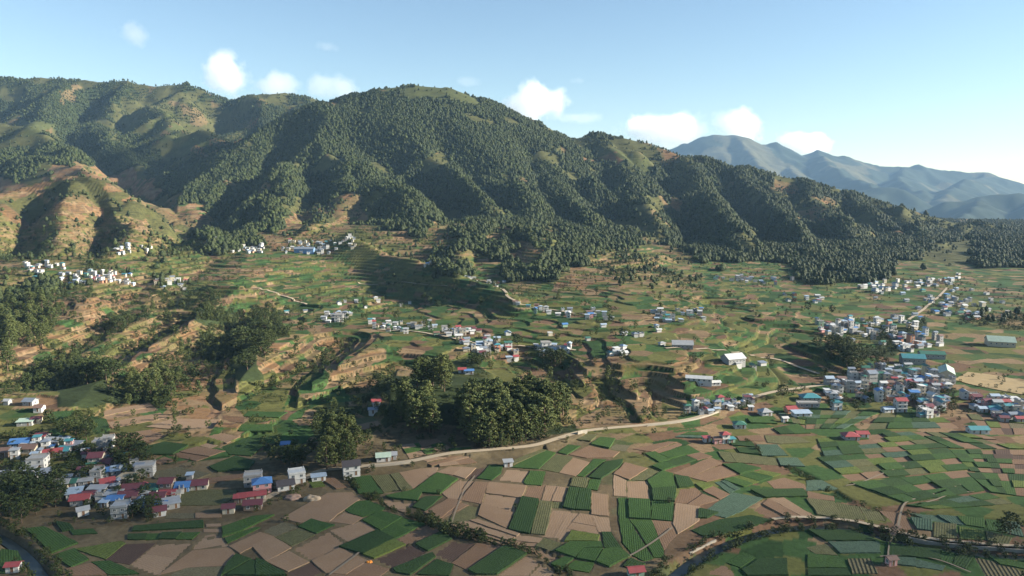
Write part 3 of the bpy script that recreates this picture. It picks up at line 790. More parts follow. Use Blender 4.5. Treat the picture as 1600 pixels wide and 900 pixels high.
def crown_mesh(name, seed, kind, nclump, nleaf, leaf, mat):
    """foliage of a tree of height 1, base at 0: leaf faces in clumps on branch ends"""
    g = np.random.default_rng(seed); V = []; Fc = []; Cc = []
    for c in range(nclump):
        if kind == 'pine':
            t = g.uniform(0, 1) ** 0.85; z = 0.20 + 0.78 * t
            rad = (0.05 + 0.20 * (1 - t) ** 0.65) * (0.75 + 0.45 * g.random())
            if t < 0.12: rad *= 0.7
        elif kind == 'young':
            t = g.uniform(0, 1); z = 0.10 + 0.88 * t; rad = (0.03 + 0.24 * (1 - t)) * (0.7 + 0.5 * g.random())
        else:
            t = g.uniform(-1, 1); z = 0.60 + 0.36 * t; rad = 0.40 * math.sqrt(max(1 - t * t * 0.9, 0.05)) * (0.55 + 0.5 * g.random())
        a = g.uniform(0, 2 * math.pi); rr = rad * math.sqrt(g.uniform(0.25, 1))
        cx, cy_, cz = rr * math.cos(a), rr * math.sin(a), z
        sz = leaf * g.uniform(1.2, 2.3); shade = g.random()
        for l in range(nleaf):
            d = g.normal(size=3); d /= np.linalg.norm(d); p = np.array([cx, cy_, cz]) + d * sz * g.uniform(0.3, 1.0) * np.array([1.1, 1.1, 0.75])
            n1 = d + g.normal(size=3) * 0.55 + np.array([0, 0, 0.4]); n1 /= np.linalg.norm(n1)
            t1 = np.cross(n1, g.normal(size=3)); t1 /= np.linalg.norm(t1) + 1e-9; t2 = np.cross(n1, t1)
            s = leaf * g.uniform(0.55, 1.15); k = len(V)
            V += [p - t1 * s, p - t2 * s * 0.6, p + t1 * s, p + t2 * s * 0.6]; Fc.append((k, k + 1, k + 2, k + 3)); Cc += [min(max(shade + g.uniform(-.2, .2), 0), 1)] * 4
    cc = np.repeat(np.array(Cc)[:, None], 3, 1)
    return mesh_np(name, np.array(V), np.array(Fc), cc, mat, smooth=False)
def tube(bm, pts, rads, n=6, cap=True):
    rings = []
    for i, (p, r) in enumerate(zip(pts, rads)):
        p = Vector(p); d = (Vector(pts[min(i + 1, len(pts) - 1)]) - Vector(pts[max(i - 1, 0)])).normalized()
        a = d.orthogonal().normalized(); b = d.cross(a)
        rings.append([bm.verts.new(p + (a * math.cos(2 * math.pi * j / n) + b * math.sin(2 * math.pi * j / n)) * r) for j in range(n)])
    for r0, r1 in zip(rings[:-1], rings[1:]):
        for j in range(n): bm.faces.new((r0[j], r0[(j + 1) % n], r1[(j + 1) % n], r1[j]))
    if cap: bm.faces.new(rings[-1])
def bm_mesh(name, bm, mat, smooth=False):
    bmesh.ops.recalc_face_normals(bm, faces=bm.faces)
    me = bpy.data.meshes.new(name); bm.to_mesh(me); bm.free(); me.materials.append(mat)
    if smooth: me.polygons.foreach_set('use_smooth', [True] * len(me.polygons))
    return me
def trunk_mesh(name, seed, kind):
    g = random.Random(seed); bm = bmesh.new()
    top = 0.93 if kind != 'broad' else 0.6; lean = g.uniform(-.03, .03)
    tube(bm, [(0, 0, -0.04), (lean * .3, 0, 0.25 * top), (lean, lean * .5, 0.6 * top), (lean * 1.2, lean, top)], [0.019, 0.015, 0.011, 0.004])
    for i in range(9 if kind != 'broad' else 6):
        a = g.uniform(0, 6.28); z = g.uniform(0.3, 0.85) if kind != 'broad' else g.uniform(0.25, 0.55)
        L_ = (0.2 * (1 - z) + 0.05) if kind != 'broad' else 0.26
        tube(bm, [(lean * z, 0, z), (L_ * math.cos(a), L_ * math.sin(a), z + (0.03 if kind != 'broad' else 0.16))], [0.007, 0.002], 4)
    return bm_mesh(name, bm, M_BARK, True)
CROWN = {'pine': [crown_mesh('pine_crown', 100 + i, 'pine', 150, 12, 0.026, M_PINE_N) for i in range(4)],
         'broad': [crown_mesh('broad_crown', 200 + i, 'broad', 110, 12, 0.034, M_BROAD) for i in range(4)],
         'young': [crown_mesh('young_crown', 300 + i, 'young', 80, 11, 0.03, M_PINE_N) for i in range(2)]}
TRUNK = {k: [trunk_mesh(k + '_trunk', 10 + i, k) for i in range(len(v))] for k, v in CROWN.items()}
# trees too far away to show their limbs: the forest, one mass
def far_tree(name, seed, kind, mat):
    """small distant tree: lumpy foliage mass with loose leaf faces round it"""
    g = np.random.default_rng(seed); bm = bmesh.new(); bmesh.ops.create_icosphere(bm, subdivisions=2, radius=1.0)
    for q in bm.verts:
        n_ = q.co.normalized(); k = 0.8 + 0.35 * g.random()
        if kind == 'pine': t = (n_.z + 1) / 2; r_ = 0.30 * (1 - 0.72 * t) * k * 1.35; hr = math.hypot(n_.x, n_.y) + 1e-6; sq = min(1.0, hr * 1.5); q.co = Vector((n_.x / hr * r_ * sq, n_.y / hr * r_ * sq, 0.12 + 0.86 * t))
        else: q.co = Vector((n_.x * .40 * k, n_.y * .40 * k, .52 + n_.z * .42 * k))
    V = [np.array(v.co) for v in bm.verts]; Fc = [tuple(v.index for v in f.verts) for f in bm.faces]; bm.free()
    for i in range(40):
        b_ = V[g.integers(0, 42)] if len(V) > 42 else V[0]; c = np.array([b_[0] * 1.02, b_[1] * 1.02, b_[2]]); d = np.array([b_[0], b_[1], (b_[2] - .5) * .6 + .1]) + g.normal(size=3) * .08; d /= np.linalg.norm(d)
        t1 = np.cross(d, g.normal(size=3)); t1 /= np.linalg.norm(t1) + 1e-9; t2 = np.cross(d, t1); s_ = g.uniform(.05, .10); k = len(V)
        V += [c - t1 * s_ + d * .03, c + t1 * s_ * .6 + t2 * s_ + d * .05, c + t1 * s_ - t2 * s_ * .6 + d * .03]; Fc.append((k, k + 1, k + 2))
    V = np.array(V); cc = np.repeat(g.random((len(V), 1)), 3, 1)
    return mesh_np(name, V, np.array(Fc), cc, mat, smooth=False)
FAR_T = [far_tree('forest_tree', 400 + i, 'pine', M_PINE) for i in range(3)] + [far_tree('forest_tree', 410 + i, 'broad', M_BROAD) for i in range(2)]

MID_T = [crown_mesh('woodland_tree', 430 + i, k_, 46, 9, 0.048 if k_ == 'pine' else 0.06, m_) for i, (k_, m_) in enumerate((('pine', M_PINE_N), ('pine', M_PINE_N), ('broad', M_BROAD), ('broad', M_BROAD), ('broad', M_BROAD)))]
def scatter_object(name, pts, scl, idx, protos, label, cat):
    """one mass of plants: points with instanced plant meshes (geometry nodes)"""
    me = bpy.data.meshes.new(name); n = len(pts); me.vertices.add(n); me.vertices.foreach_set('co', np.asarray(pts, np.float32).ravel())
    for nm, ty, dat in (('scl', 'FLOAT', scl), ('idx', 'INT', idx), ('rot', 'FLOAT', RNG.uniform(0, 6.28, n))):
        a = me.attributes.new(nm, ty, 'POINT'); a.data.foreach_set('value', np.asarray(dat, np.int32 if ty == 'INT' else np.float32))
    o = link(name, me); struct(o, 'stuff'); o['label'] = label; o['category'] = cat
    g = bpy.data.node_groups.new(name, 'GeometryNodeTree')
    g.interface.new_socket('Geometry', in_out='INPUT', socket_type='NodeSocketGeometry'); g.interface.new_socket('Geometry', in_out='OUTPUT', socket_type='NodeSocketGeometry')
    N = g.nodes; L = g.links; gi = N.new('NodeGroupInput'); go = N.new('NodeGroupOutput'); jn = N.new('GeometryNodeJoinGeometry')
    def attr(nm, ty):
        q = N.new('GeometryNodeInputNamedAttribute'); q.data_type = ty; q.inputs['Name'].default_value = nm; return q.outputs[0]
    ai = attr('idx', 'INT'); asc = attr('scl', 'FLOAT'); ar = attr('rot', 'FLOAT')
    cx = N.new('ShaderNodeCombineXYZ'); L.new(ar, cx.inputs[2])
    for k, p in enumerate(protos):
        po = bpy.data.objects.new(name + '_source', p)
        oi = N.new('GeometryNodeObjectInfo'); oi.inputs['Object'].default_value = po; oi.inputs['As Instance'].default_value = True
        cmp_ = N.new('FunctionNodeCompare'); cmp_.data_type = 'INT'; cmp_.operation = 'EQUAL'; L.new(ai, cmp_.inputs[2]); cmp_.inputs[3].default_value = k
        ip = N.new('GeometryNodeInstanceOnPoints'); L.new(gi.outputs[0], ip.inputs['Points']); L.new(cmp_.outputs[0], ip.inputs['Selection'])
        L.new(oi.outputs['Geometry'], ip.inputs['Instance']); L.new(cx.outputs[0], ip.inputs['Rotation']); L.new(asc, ip.inputs['Scale'])
        L.new(ip.outputs[0], jn.inputs[0])
    L.new(jn.outputs[0], go.inputs[0])
    md = o.modifiers.new('scatter', 'NODES'); md.node_group = g
    return o

def scatter_cover(dens, rmin, rmax, seed, jit=1.0):
    """random plan points with density per square metre read from the land cover"""
    g = np.random.default_rng(seed)
    area = (np.gradient(RR)[:, None] * (RR[:, None] * (AZ[1] - AZ[0])))
    p = dens * area * ((RR > rmin) & (RR < rmax))[:, None]
    k = g.random(p.shape) < p
    rows, cols = np.nonzero(k)
    r = RR[rows] + g.uniform(-.5, .5, len(rows)) * np.gradient(RR)[rows]; a = AZ[cols] + g.uniform(-.5, .5, len(rows)) * (AZ[1] - AZ[0])
    return np.stack([np.sin(a) * r, np.cos(a) * r, HT[rows, cols]], 1), rows, cols
dF = np.select([CV == ord('F'), CV == ord('f'), CV == ord('o'), CV == ord('s'), CV == ord('g')], [1 / 25., 1 / 70., 1 / 200., 1 / 420., 1 / 900.], 0.0)
clump = np.clip(0.85 + 1.1 * fbm(GX, GY, 70, 3, 61), 0.08, 1.5)
conc = np.where(CV == ord('F'), np.clip(clump + .35, 0, 1.3), clump * 1.2)
# keep out of the tree mass what is near enough to show single trees
vis = np.ones_like(H0)
pts, rr_, cc_ = scatter_cover(dF * conc, 860, 3650, 21)
sc_h = RNG.uniform(6, 12, len(pts)) * np.where(RNG.random(len(pts)) < 0.1, 1.25, 1.0)
sparse = CV[rr_, cc_] != ord('F'); sc_h[sparse] *= 0.7
kind = np.where(RNG.random(len(pts)) < 0.6, RNG.integers(0, 3, len(pts)), RNG.integers(3, 5, len(pts)))
sc_h[kind >= 3] *= 0.8
print('forest trees', len(pts))
scatter_object('forest', pts - np.array([0, 0, 0.5]), sc_h, kind, FAR_T, 'dark green pine forest covering the mountain slopes', 'forest')
# ------------------------------------------------------------------ field plots
def crop_mat(name, c1, c2, soil, spacing, rows, bump, rough=0.9, patch=0.35):
    """crop or soil with planting rows along local x; each plot varies a little"""
    m, n, L, b = new_mat(name); b.inputs['Roughness'].default_value = rough; b.inputs['Specular IOR Level'].default_value = 0.1
    tc = n.new('ShaderNodeTexCoord'); oi = n.new('ShaderNodeObjectInfo')
    wv = n.new('ShaderNodeTexWave'); wv.bands_direction = 'Y'; wv.inputs['Scale'].default_value = 0.314 / (spacing * 0.62); wv.inputs['Distortion'].default_value = 0.6
    wv.inputs['Detail'].default_value = 2; wv.inputs['Detail Scale'].default_value = 1.5; L.new(tc.outputs['Object'], wv.inputs['Vector'])
    big = n.new('ShaderNodeTexNoise'); big.inputs['Scale'].default_value = 0.12; big.inputs['Detail'].default_value = 4; L.new(tc.outputs['Object'], big.inputs['Vector'])
    fine = n.new('ShaderNodeTexNoise'); fine.inputs['Scale'].default_value = 1.6; fine.inputs['Detail'].default_value = 3; fine.inputs['Roughness'].default_value = .7; L.new(tc.outputs['Object'], fine.inputs['Vector'])
    m1 = n.new('ShaderNodeMix'); m1.data_type = 'RGBA'; m1.inputs['A'].default_value = (*c1, 1); m1.inputs['B'].default_value = (*c2, 1)
    ad = n.new('ShaderNodeMath'); ad.operation = 'MULTIPLY_ADD'; ad.inputs[1].default_value = 1.1; L.new(big.outputs[0], ad.inputs[0])
    sb = n.new('ShaderNodeMath'); sb.operation = 'MULTIPLY_ADD'; sb.inputs[1].default_value = 0.8; sb.inputs[2].default_value = -0.45; L.new(oi.outputs['Random'], sb.inputs[0]); L.new(sb.outputs[0], ad.inputs[2])
    L.new(ad.outputs[0], m1.inputs['Factor'])
    m2 = n.new('ShaderNodeMix'); m2.data_type = 'RGBA'; m2.inputs['B'].default_value = (*soil, 1); L.new(m1.outputs['Result'], m2.inputs['A'])
    th = n.new('ShaderNodeMath'); th.operation = 'MULTIPLY'; th.inputs[1].default_value = rows; L.new(wv.outputs['Fac'], th.inputs[0])
    L.new(th.outputs[0], m2.inputs['Factor'])
    m3 = n.new('ShaderNodeMapRange'); m3.inputs[1].default_value = .3; m3.inputs[2].default_value = .7; m3.inputs[3].default_value = 1 - patch; m3.inputs[4].default_value = 1 + patch; L.new(fine.outputs[0], m3.inputs[0])
    sc_ = n.new('ShaderNodeVectorMath'); sc_.operation = 'SCALE'; L.new(m2.outputs['Result'], sc_.inputs[0]); L.new(m3.outputs[0], sc_.inputs['Scale']); L.new(sc_.outputs[0], b.inputs['Base Color'])
    hsum = n.new('ShaderNodeMath'); hsum.operation = 'SUBTRACT'; L.new(fine.outputs[0], hsum.inputs[0]); L.new(th.outputs[0], hsum.inputs[1])
    bb = n.new('ShaderNodeBump'); bb.inputs['Strength'].default_value = bump; bb.inputs['Distance'].default_value = 0.4; L.new(hsum.outputs[0], bb.inputs['Height']); L.new(bb.outputs[0], b.inputs['Normal'])
    return m
CM = {
 't': (crop_mat('tilled_tan_soil', (0.180, 0.117, 0.072), (0.225, 0.155, 0.100), (0.15, 0.10, 0.06), 1.6, 0.2, 0.3, patch=.15), 'tilled_plot', .06),
 'b': (crop_mat('tilled_brown_soil', (0.125, 0.076, 0.047), (0.170, 0.108, 0.067), (0.10, 0.065, 0.04), 1.5, 0.25, 0.35, patch=.2), 'tilled_plot', .06),
 'd': (crop_mat('wet_dark_soil', (0.055, 0.036, 0.028), (0.08, 0.052, 0.038), (0.06, 0.04, 0.03), 1.5, 0.4, 0.4, patch=.2), 'tilled_plot', .06),
 'f': (crop_mat('fallow_soil', (0.09, 0.076, 0.048), (0.112, 0.094, 0.058), (0.08, 0.085, 0.04), 1.4, 0.5, 0.4), 'tilled_plot', .08),
 's': (crop_mat('ridged_soil', (0.085, 0.075, 0.04), (0.12, 0.10, 0.05), (0.055, 0.05, 0.03), 2.2, 0.9, 0.8), 'tilled_plot', .12),
 'g': (crop_mat('green_crop', (0.024, 0.054, 0.015), (0.042, 0.078, 0.020), (0.032, 0.055, 0.018), 1.3, 0.28, 0.6), 'crop_plot', .45),
 'k': (crop_mat('dark_crop', (0.017, 0.038, 0.012), (0.029, 0.055, 0.017), (0.028, 0.040, 0.016), 1.4, 0.28, 0.6), 'crop_plot', .5),
 'l': (crop_mat('lime_crop', (0.060, 0.085, 0.020), (0.090, 0.108, 0.028), (0.06, 0.085, 0.02), 1.3, 0.3, 0.6), 'crop_plot', .4),
 'c': (crop_mat('cabbage_crop', (0.036, 0.068, 0.046), (0.060, 0.095, 0.066), (0.045, 0.060, 0.030), 1.5, 0.4, 0.6), 'crop_plot', .35),
 'w': (crop_mat('young_crop', (0.060, 0.068, 0.028), (0.090, 0.088, 0.040), (0.10, 0.085, 0.045), 1.4, 0.4, 0.5), 'crop_plot', .2),
}
_r3 = random.Random(9)
for (pl, code), z in zip(PLOTS, PLOTZ):
    mat, nm, hgt = CM[code]
    q = shrink([Vector(p) for p in pl], -0.12 if code not in 'tbdf' else -0.28)
    q = roughen(q, 3.0, 0.22, _r3)
    c = sum(q, Vector((0, 0))) / len(q)
    n_ = len(pl); es = [(Vector(pl[(i + 1) % n_]) - Vector(pl[i])) for i in range(n_)]
    e = max(es, key=lambda s: s.length); ang = math.atan2(e.y, e.x)
    ca, sa = math.cos(-ang), math.sin(-ang)
    loc = [((p - c).x * ca - (p - c).y * sa, (p - c).x * sa + (p - c).y * ca) for p in q]
    bm = bmesh.new()
    top = [bm.verts.new((x, y, hgt)) for x, y in loc]; bot = [bm.verts.new((x * 1.01, y * 1.01, -0.25)) for x, y in loc]
    bm.faces.new(top)
    for i in range(len(top)):
        j = (i + 1) % len(top); bm.faces.new((bot[i], bot[j], top[j], top[i]))
    bmesh.ops.triangulate(bm, faces=[f for f in bm.faces if len(f.verts) > 4])
    par = GROUND['valley_floor'] if z < 1.6 else GROUND['terraced_hills']
    link(nm, bm_mesh(nm, bm, mat), par, (c.x, c.y, z), ang)

# ------------------------------------------------------------------ road, streams
def ribbon(name, pl, wid, zf, mat, crown=0.0):
    V = []; Fq = []; wf = wid if callable(wid) else (lambda i: wid)
    for i, p in enumerate(pl):
        d = (pl[min(i + 1, len(pl) - 1)] - pl[max(i - 1, 0)]).normalized(); n_ = Vector((-d.y, d.x)); w_ = wf(i) / 2; z = zf(i, p)
        V += [(p.x - n_.x * w_, p.y - n_.y * w_, z), (p.x, p.y, z + crown), (p.x + n_.x * w_, p.y + n_.y * w_, z)]
        if i: k = 3 * i; Fq += [(k - 3, k - 2, k + 1, k), (k - 2, k - 1, k + 2, k + 1)]
    return mesh_np(name, np.array(V), np.array(Fq)[:, ::-1], None, mat)
nR = len(ROAD) - 1
M_ROAD = plain('pale_road', (0.30, 0.24, 0.165), 0.9, 0.18, 0.5)
struct(link('road', ribbon('road', ROAD, 3.6, lambda i, p: max(hz(p.x, p.y), ZR * min(1, i / nR / 0.12)) + 0.12, M_ROAD, 0.05)))
wm, wn, wl, wb = new_mat('stream_water'); wb.inputs['Base Color'].default_value = (0.018, 0.024, 0.022, 1); wb.inputs['Roughness'].default_value = 0.3; wb.inputs['Specular IOR Level'].default_value = 0.25
tcw = wn.new('ShaderNodeTexCoord'); nw = wn.new('ShaderNodeTexNoise'); nw.inputs['Scale'].default_value = 0.8; bw = wn.new('ShaderNodeBump'); bw.inputs['Strength'].default_value = 0.25
wl.new(tcw.outputs['Object'], nw.inputs['Vector']); wl.new(nw.outputs[0], bw.inputs['Height']); wl.new(bw.outputs[0], wb.inputs['Normal'])
struct(link('river', ribbon('river', RIVER, 4.2, lambda i, p: -1.7, wm)))
struct(link('brook', ribbon('brook', BROOK, 3.6, lambda i, p: -1.4, wm)))
M_CONC = plain('old_concrete', (0.28, 0.245, 0.195), 0.9, 0.22, 0.6, bump=.2)
def wall_along(name, pl, off, z0, z1, thick, label, mat=M_CONC):
    """a wall following a plan line, offset sideways"""
    bm = bmesh.new(); prev = None
    for i, p in enumerate(pl):
        d = (pl[min(i + 1, len(pl) - 1)] - pl[max(i - 1, 0)]).normalized(); n_ = Vector((d.y, -d.x)); a = p + n_ * off; b_ = p + n_ * (off + thick)
        zt = z1 + 0.12 * math.sin(i * 1.7)
        cur = [bm.verts.new((a.x, a.y, z0)), bm.verts.new((a.x, a.y, zt)), bm.verts.new((b_.x, b_.y, zt)), bm.verts.new((b_.x, b_.y, z0))]
        if prev:
            for k in range(3): bm.faces.new((prev[k], prev[k + 1], cur[k + 1], cur[k]))
        else: bm.faces.new(cur)
        prev = cur
    bm.faces.new(prev[::-1])
    return tag(link(name, bm_mesh(name, bm, mat)), label, 'wall')
def sub(pl, u0, u1):
    r = [p for p in pl if u0 <= 800 + F * p.x / (p.y * CP + CAMZ * SP) <= u1]; return r
wall_along('retaining_wall', sub(ROAD, 572, 645), 2.2, -0.6, ZR + 1.0, 0.5, 'pale concrete retaining wall under the road beside the dark-roofed white house')
wall_along('retaining_wall', sub(ROAD, 1005, 1120), 2.2, -0.6, ZR + 0.9, 0.5, 'long pale stone retaining wall under the road below the terraced slope')
wall_along('retaining_wall', sub(ROAD, 896, 914), 2.2, -0.6, ZR + 1.6, 0.5, 'short pale concrete wall at the road bend right of the pine grove')
wall_along('river_wall', sub(RIVER, 1405, 1640), -3.6, -2.4, 0.3, 0.5, 'long grey concrete flood wall along the river below the small grassy plots')
wall_along('river_wall', sub(RIVER, 1085, 1135), -3.6, -2.4, -0.1, 0.5, 'curved pale stone bank wall on the bend of the river')

rs = [p for p in sub(RIVER, 1212, 1660)]
def side(pl, off):
    out = []
    for i, p in enumerate(pl):
        d = (pl[min(i + 1, len(pl) - 1)] - pl[max(i - 1, 0)]).normalized(); out.append(p + Vector((-d.y, d.x)) * off)
    return out
struct(link('riverside_track', ribbon('riverside_track', side(rs, 5.4), 1.9, lambda i, p: max(hz(p.x, p.y), 0.1) + 0.45, M_ROAD)))
# ------------------------------------------------------------------ single trees
def in_poly_random(poly, n, rnd, mind=0.0):
    xs = [p.x for p in poly]; ys = [p.y for p in poly]; out = []; tries = 0
    while len(out) < n and tries < n * 200:
        tries += 1
        p = Vector((rnd.uniform(min(xs), max(xs)), rnd.uniform(min(ys), max(ys)))); ins = False
        for i in range(len(poly)):
            a, b = poly[i], poly[(i + 1) % len(poly)]
            if (a.y > p.y) != (b.y > p.y) and p.x < (b.x - a.x) * (p.y - a.y) / (b.y - a.y + 1e-12) + a.x: ins = not ins
        if ins and all((p - q).length > mind for q in out): out.append(p)
    return out
TREES = []
def tree(x, y, h, kind, label, group, rnd, wide=1.0):
    k = rnd.randrange(len(CROWN[kind])); z = hz(x, y)
    o = bpy.data.objects.new('pine_tree' if kind != 'broad' else 'leafy_tree', None); COL.objects.link(o); o.empty_display_size = 1
    o.location = (x, y, z); o.rotation_euler = (0, 0, rnd.uniform(0, 6.28)); o.scale = (h * wide, h * wide, h)
    tag(o, label, 'tree', group)
    link('trunk', TRUNK[kind][k], o); link('crown', CROWN[kind][k], o)
    TREES.append(o)
GROVES = [  # outline of the stand on the ground (pixels), number, kind, heights, spacing, label, group
 ([(745,700),(790,697),(850,676),(886,658),(880,642),(820,632),(740,640),(716,662)], 130, 'pine', (14, 20), 2.2, 'tall pine in the dense grove on the knoll above the pale road', 'pines of the central grove'),
 ([(622,652),(655,684),(682,678),(668,642),(636,630)], 26, 'pine', (14, 20), 2.2, 'tall pine in the stand left of the dark gap in the grove', 'pines left of the grove'),
 ([(748,702),(792,699),(852,678),(888,660),(878,655),(850,668),(790,688),(750,690)], 26, 'young', (6, 11), 2.0, 'young pine along the front edge of the central grove', 'young pines edging the central grove'),
 ([(650,612),(695,612),(700,598),(655,596)], 18, 'pine', (15, 20), 2.6, 'rounded pine in the clump rising behind the left stand of pines', 'pines behind the left stand'),
 ([(508,735),(545,742),(562,700),(530,672),(508,690)], 24, 'pine', (11, 17), 2.8, 'dark pine on the slope behind the dark-roofed white house by the road', 'pines behind the roadside house'),
 ([(0,475),(95,470),(112,505),(62,560),(0,592)], 60, 'pine', (12, 19), 3.6, 'tall pine in the wood at the left edge below the hillside village', 'pines at the left edge'),
 ([(122,606),(172,606),(180,585),(128,583)], 12, 'broad', (11, 17), 4.5, 'leafy tree in the dark clump below the left terraces', 'trees below the left terraces'),
 ([(192,628),(285,632),(280,598),(200,590)], 18, 'pine', (10, 17), 5.0, 'pine in the dark gully left of the orange terraces', 'trees in the left gully'),
 ([(375,590),(425,588),(440,500),(400,490),(370,530)], 24, 'broad', (10, 17), 5.0, 'leafy tree in the shaded gully behind the brown hump', 'trees in the shaded gully'),
 ([(165,530),(205,530),(205,498),(168,500)], 8, 'broad', (9, 14), 4.5, 'leafy tree between the two left terrace spurs', 'trees between the terrace spurs'),
 ([(308,500),(352,500),(350,468),(312,468)], 8, 'broad', (9, 15), 4.5, 'leafy tree on the bank below the middle track', 'trees below the middle track'),
 ([(0,822),(60,818),(105,790),(95,762),(40,752),(0,756)], 24, 'broad', (7, 11), 4.5, 'leafy tree in the thicket below the lower left village', 'trees below the lower left village'),
 ([(180,735),(232,733),(228,705),(182,705)], 12, 'broad', (7, 11), 4.0, 'leafy tree in the dark clump right of the lower left village', 'trees right of the lower left village'),
 ([(440,735),(475,733),(470,716),(438,718)], 6, 'broad', (7, 11), 3.5, 'leafy tree behind the white house with pale flat roof', 'trees behind the pale-roofed house'),
 ([(205,815),(250,818),(250,792),(210,792)], 7, 'broad', (5, 8), 3.0, 'leafy tree among the lowest houses of the lower left village', 'trees among the lowest houses'),
 ([(1270,545),(1345,590),(1352,560),(1300,535)], 26, 'broad', (9, 14), 4.0, 'leafy tree on the wooded knob left of the town', 'trees on the knob by the town'),
 ([(100,690),(140,690),(130,655),(105,655)], 7, 'broad', (6, 10), 3.5, 'leafy tree above the lower left village between green plots', 'trees above the lower left village'),
 ([(20,735),(120,700),(180,720),(240,760),(230,790),(130,775),(60,755)], 16, 'broad', (4, 7), 5.0, 'small leafy tree between the houses of the lower left village', 'trees between the village houses'),
 ([(1290,640),(1340,610),(1480,600),(1540,640),(1440,655)], 20, 'broad', (4, 7), 6.0, 'small leafy tree between the houses of the town', 'trees between the town houses'),
 ([(845,575),(880,575),(880,560),(850,560)], 5, 'broad', (8, 12), 3.5, 'leafy tree in front of the white houses in the middle village', 'trees by the middle village'),
 ([(735,578),(770,578),(765,565),(738,565)], 4, 'broad', (6, 9), 3.0, 'bright leafy tree in front of the large middle village house', 'bright trees by the middle village'),
]
_r4 = random.Random(21)
for px, n, kind, (h0, h1), sp, lab, grp in GROVES:
    poly = [pick(u, v).xy for u, v in px]
    n0 = len(TREES)
    for p in in_poly_random(poly, n, _r4, sp): tree(p.x, p.y, _r4.uniform(h0, h1), kind, lab, grp, _r4, _r4.uniform(1.15, 1.5))
    ts = sorted(TREES[n0:], key=lambda o: o.location.x / o.location.y); nm = 'pine' if kind != 'broad' else 'tree'
    if len(ts) > 4:
        ts[0]['label'] = f'leftmost {nm} of the {grp}'; ts[-1]['label'] = f'rightmost {nm} of the {grp}'
        if len(ts) > 12:
            ds = sorted(o.location.y for o in ts)
            for k, o in enumerate(ts[1:-1], 1):
                lr = ('left', 'centre', 'right')[min(2, k * 3 // len(ts))]; fb = ('front', 'middle', 'back')[min(2, ds.index(o.location.y) * 3 // len(ds))]
                o['label'] = f'{nm} in the {fb} {lr} part of the {grp}'
            for lb in set(o['label'] for o in ts):
                same = [o for o in ts if o['label'] == lb]
                if len(same) > 1: max(same, key=lambda o: o.scale.z)['label'] = 'tallest ' + lb
        fr = min(ts[1:-1], key=lambda o: o.location.y); fr['label'] = f'frontmost {nm} of the {grp}, nearest the valley floor'
for u, v, h, kind, lab in [(568,478,11,'pine','dark pine standing alone in the middle basin of green terraces'),(500,462,9,'pine','small dark pine left of the lone pine in the basin'),
    (1222,622,9,'broad','round dark tree beside the small house left of the town'),(1075,585,6,'broad','bushy tree by the white greenhouse roofs'),
    (1578,835,9,'broad','leafy tree at the right edge above the flood wall'),(1565,838,7,'broad','smaller leafy tree left of the right edge tree'),
    (1046,787,3,'broad','small round bush on the corner of brown plots'),(872,470,9,'pine','pine beside the houses on the ridge road'),(620,500,9,'broad','round tree by the houses on the middle track'),(265,505,10,'broad','leafy tree on the bare left terraces')]:
    p = pick(u, v); tree(p.x, p.y, h, kind, lab, None, _r4, 1.2)
print('trees', len(TREES))
# undergrowth and hedges: too many and too small to tell apart
SHRUB = [crown_mesh('shrub_leaves', 500 + i, 'broad', 26, 8, 0.075, M_BROAD) for i in range(3)]
CVc = np.vectorize(lambda c: {ord('F'): 1 / 28., ord('f'): 1 / 60., ord('o'): 1 / 32., ord('s'): 1 / 80., ord('g'): 1 / 90., ord('B'): 1 / 300., ord('T'): 1 / 110., ord('M'): 1 / 300., ord('G'): 1 / 230.}.get(c, 0))
codes = np.unique(CV); lut = np.zeros(256); lut[codes] = CVc(codes)
dS = lut[CV] * np.clip(0.7 + 1.6 * fbm(GX, GY, 45, 3, 81), 0.0, 2.2) + (RIS > 0.4) * 0.030 * np.clip(0.6 + 1.5 * fbm(GX, GY, 30, 2, 83), 0, 2)
dS = dS + np.clip((carve - 5) / 8, 0, 1) * 0.035
dS = np.where(H0 < 0.6, np.where(((CV == ord('F')) | (CV == ord('o'))) & (VV < 712), 0.03, 0.0005), dS)
uu_, vv0 = proj(GX, GY, HT); vil = (uu_ < 300) & (vv0 > 676) & (vv0 < 822) & (RR[:, None] < 480)      # gardens round the village houses
dS = dS + vil * 0.035 * np.clip(0.5 + 1.6 * fbm(GX, GY, 25, 2, 87), 0, 1.6)
dS = dS + ((uu_ > 1280) & (vv0 > 560) & (vv0 < 660) & (RR[:, None] < 640)) * 0.012
def soft(pl, lo, hi, dens):
    d_, _ = dist_poly(nx, ny, pl); dS[:NEAR] += dens * ((d_ > lo) & (d_ < hi))
soft(RIVER, 2.6, 6.0, 0.26); soft(BROOK, 2.4, 6.5, 0.24); soft(DITCH, 0, 2.6, 0.40); soft(DITCH2, 0, 2.0, 0.22); soft(ROAD, 3.5, 8, 0.018)
d_, _ = dist_poly(nx, ny, ROAD); dS[:NEAR] *= d_ > 2.6
d_, _ = dist_poly(nx, ny, RIVER); dS[:NEAR] *= d_ > 2.3
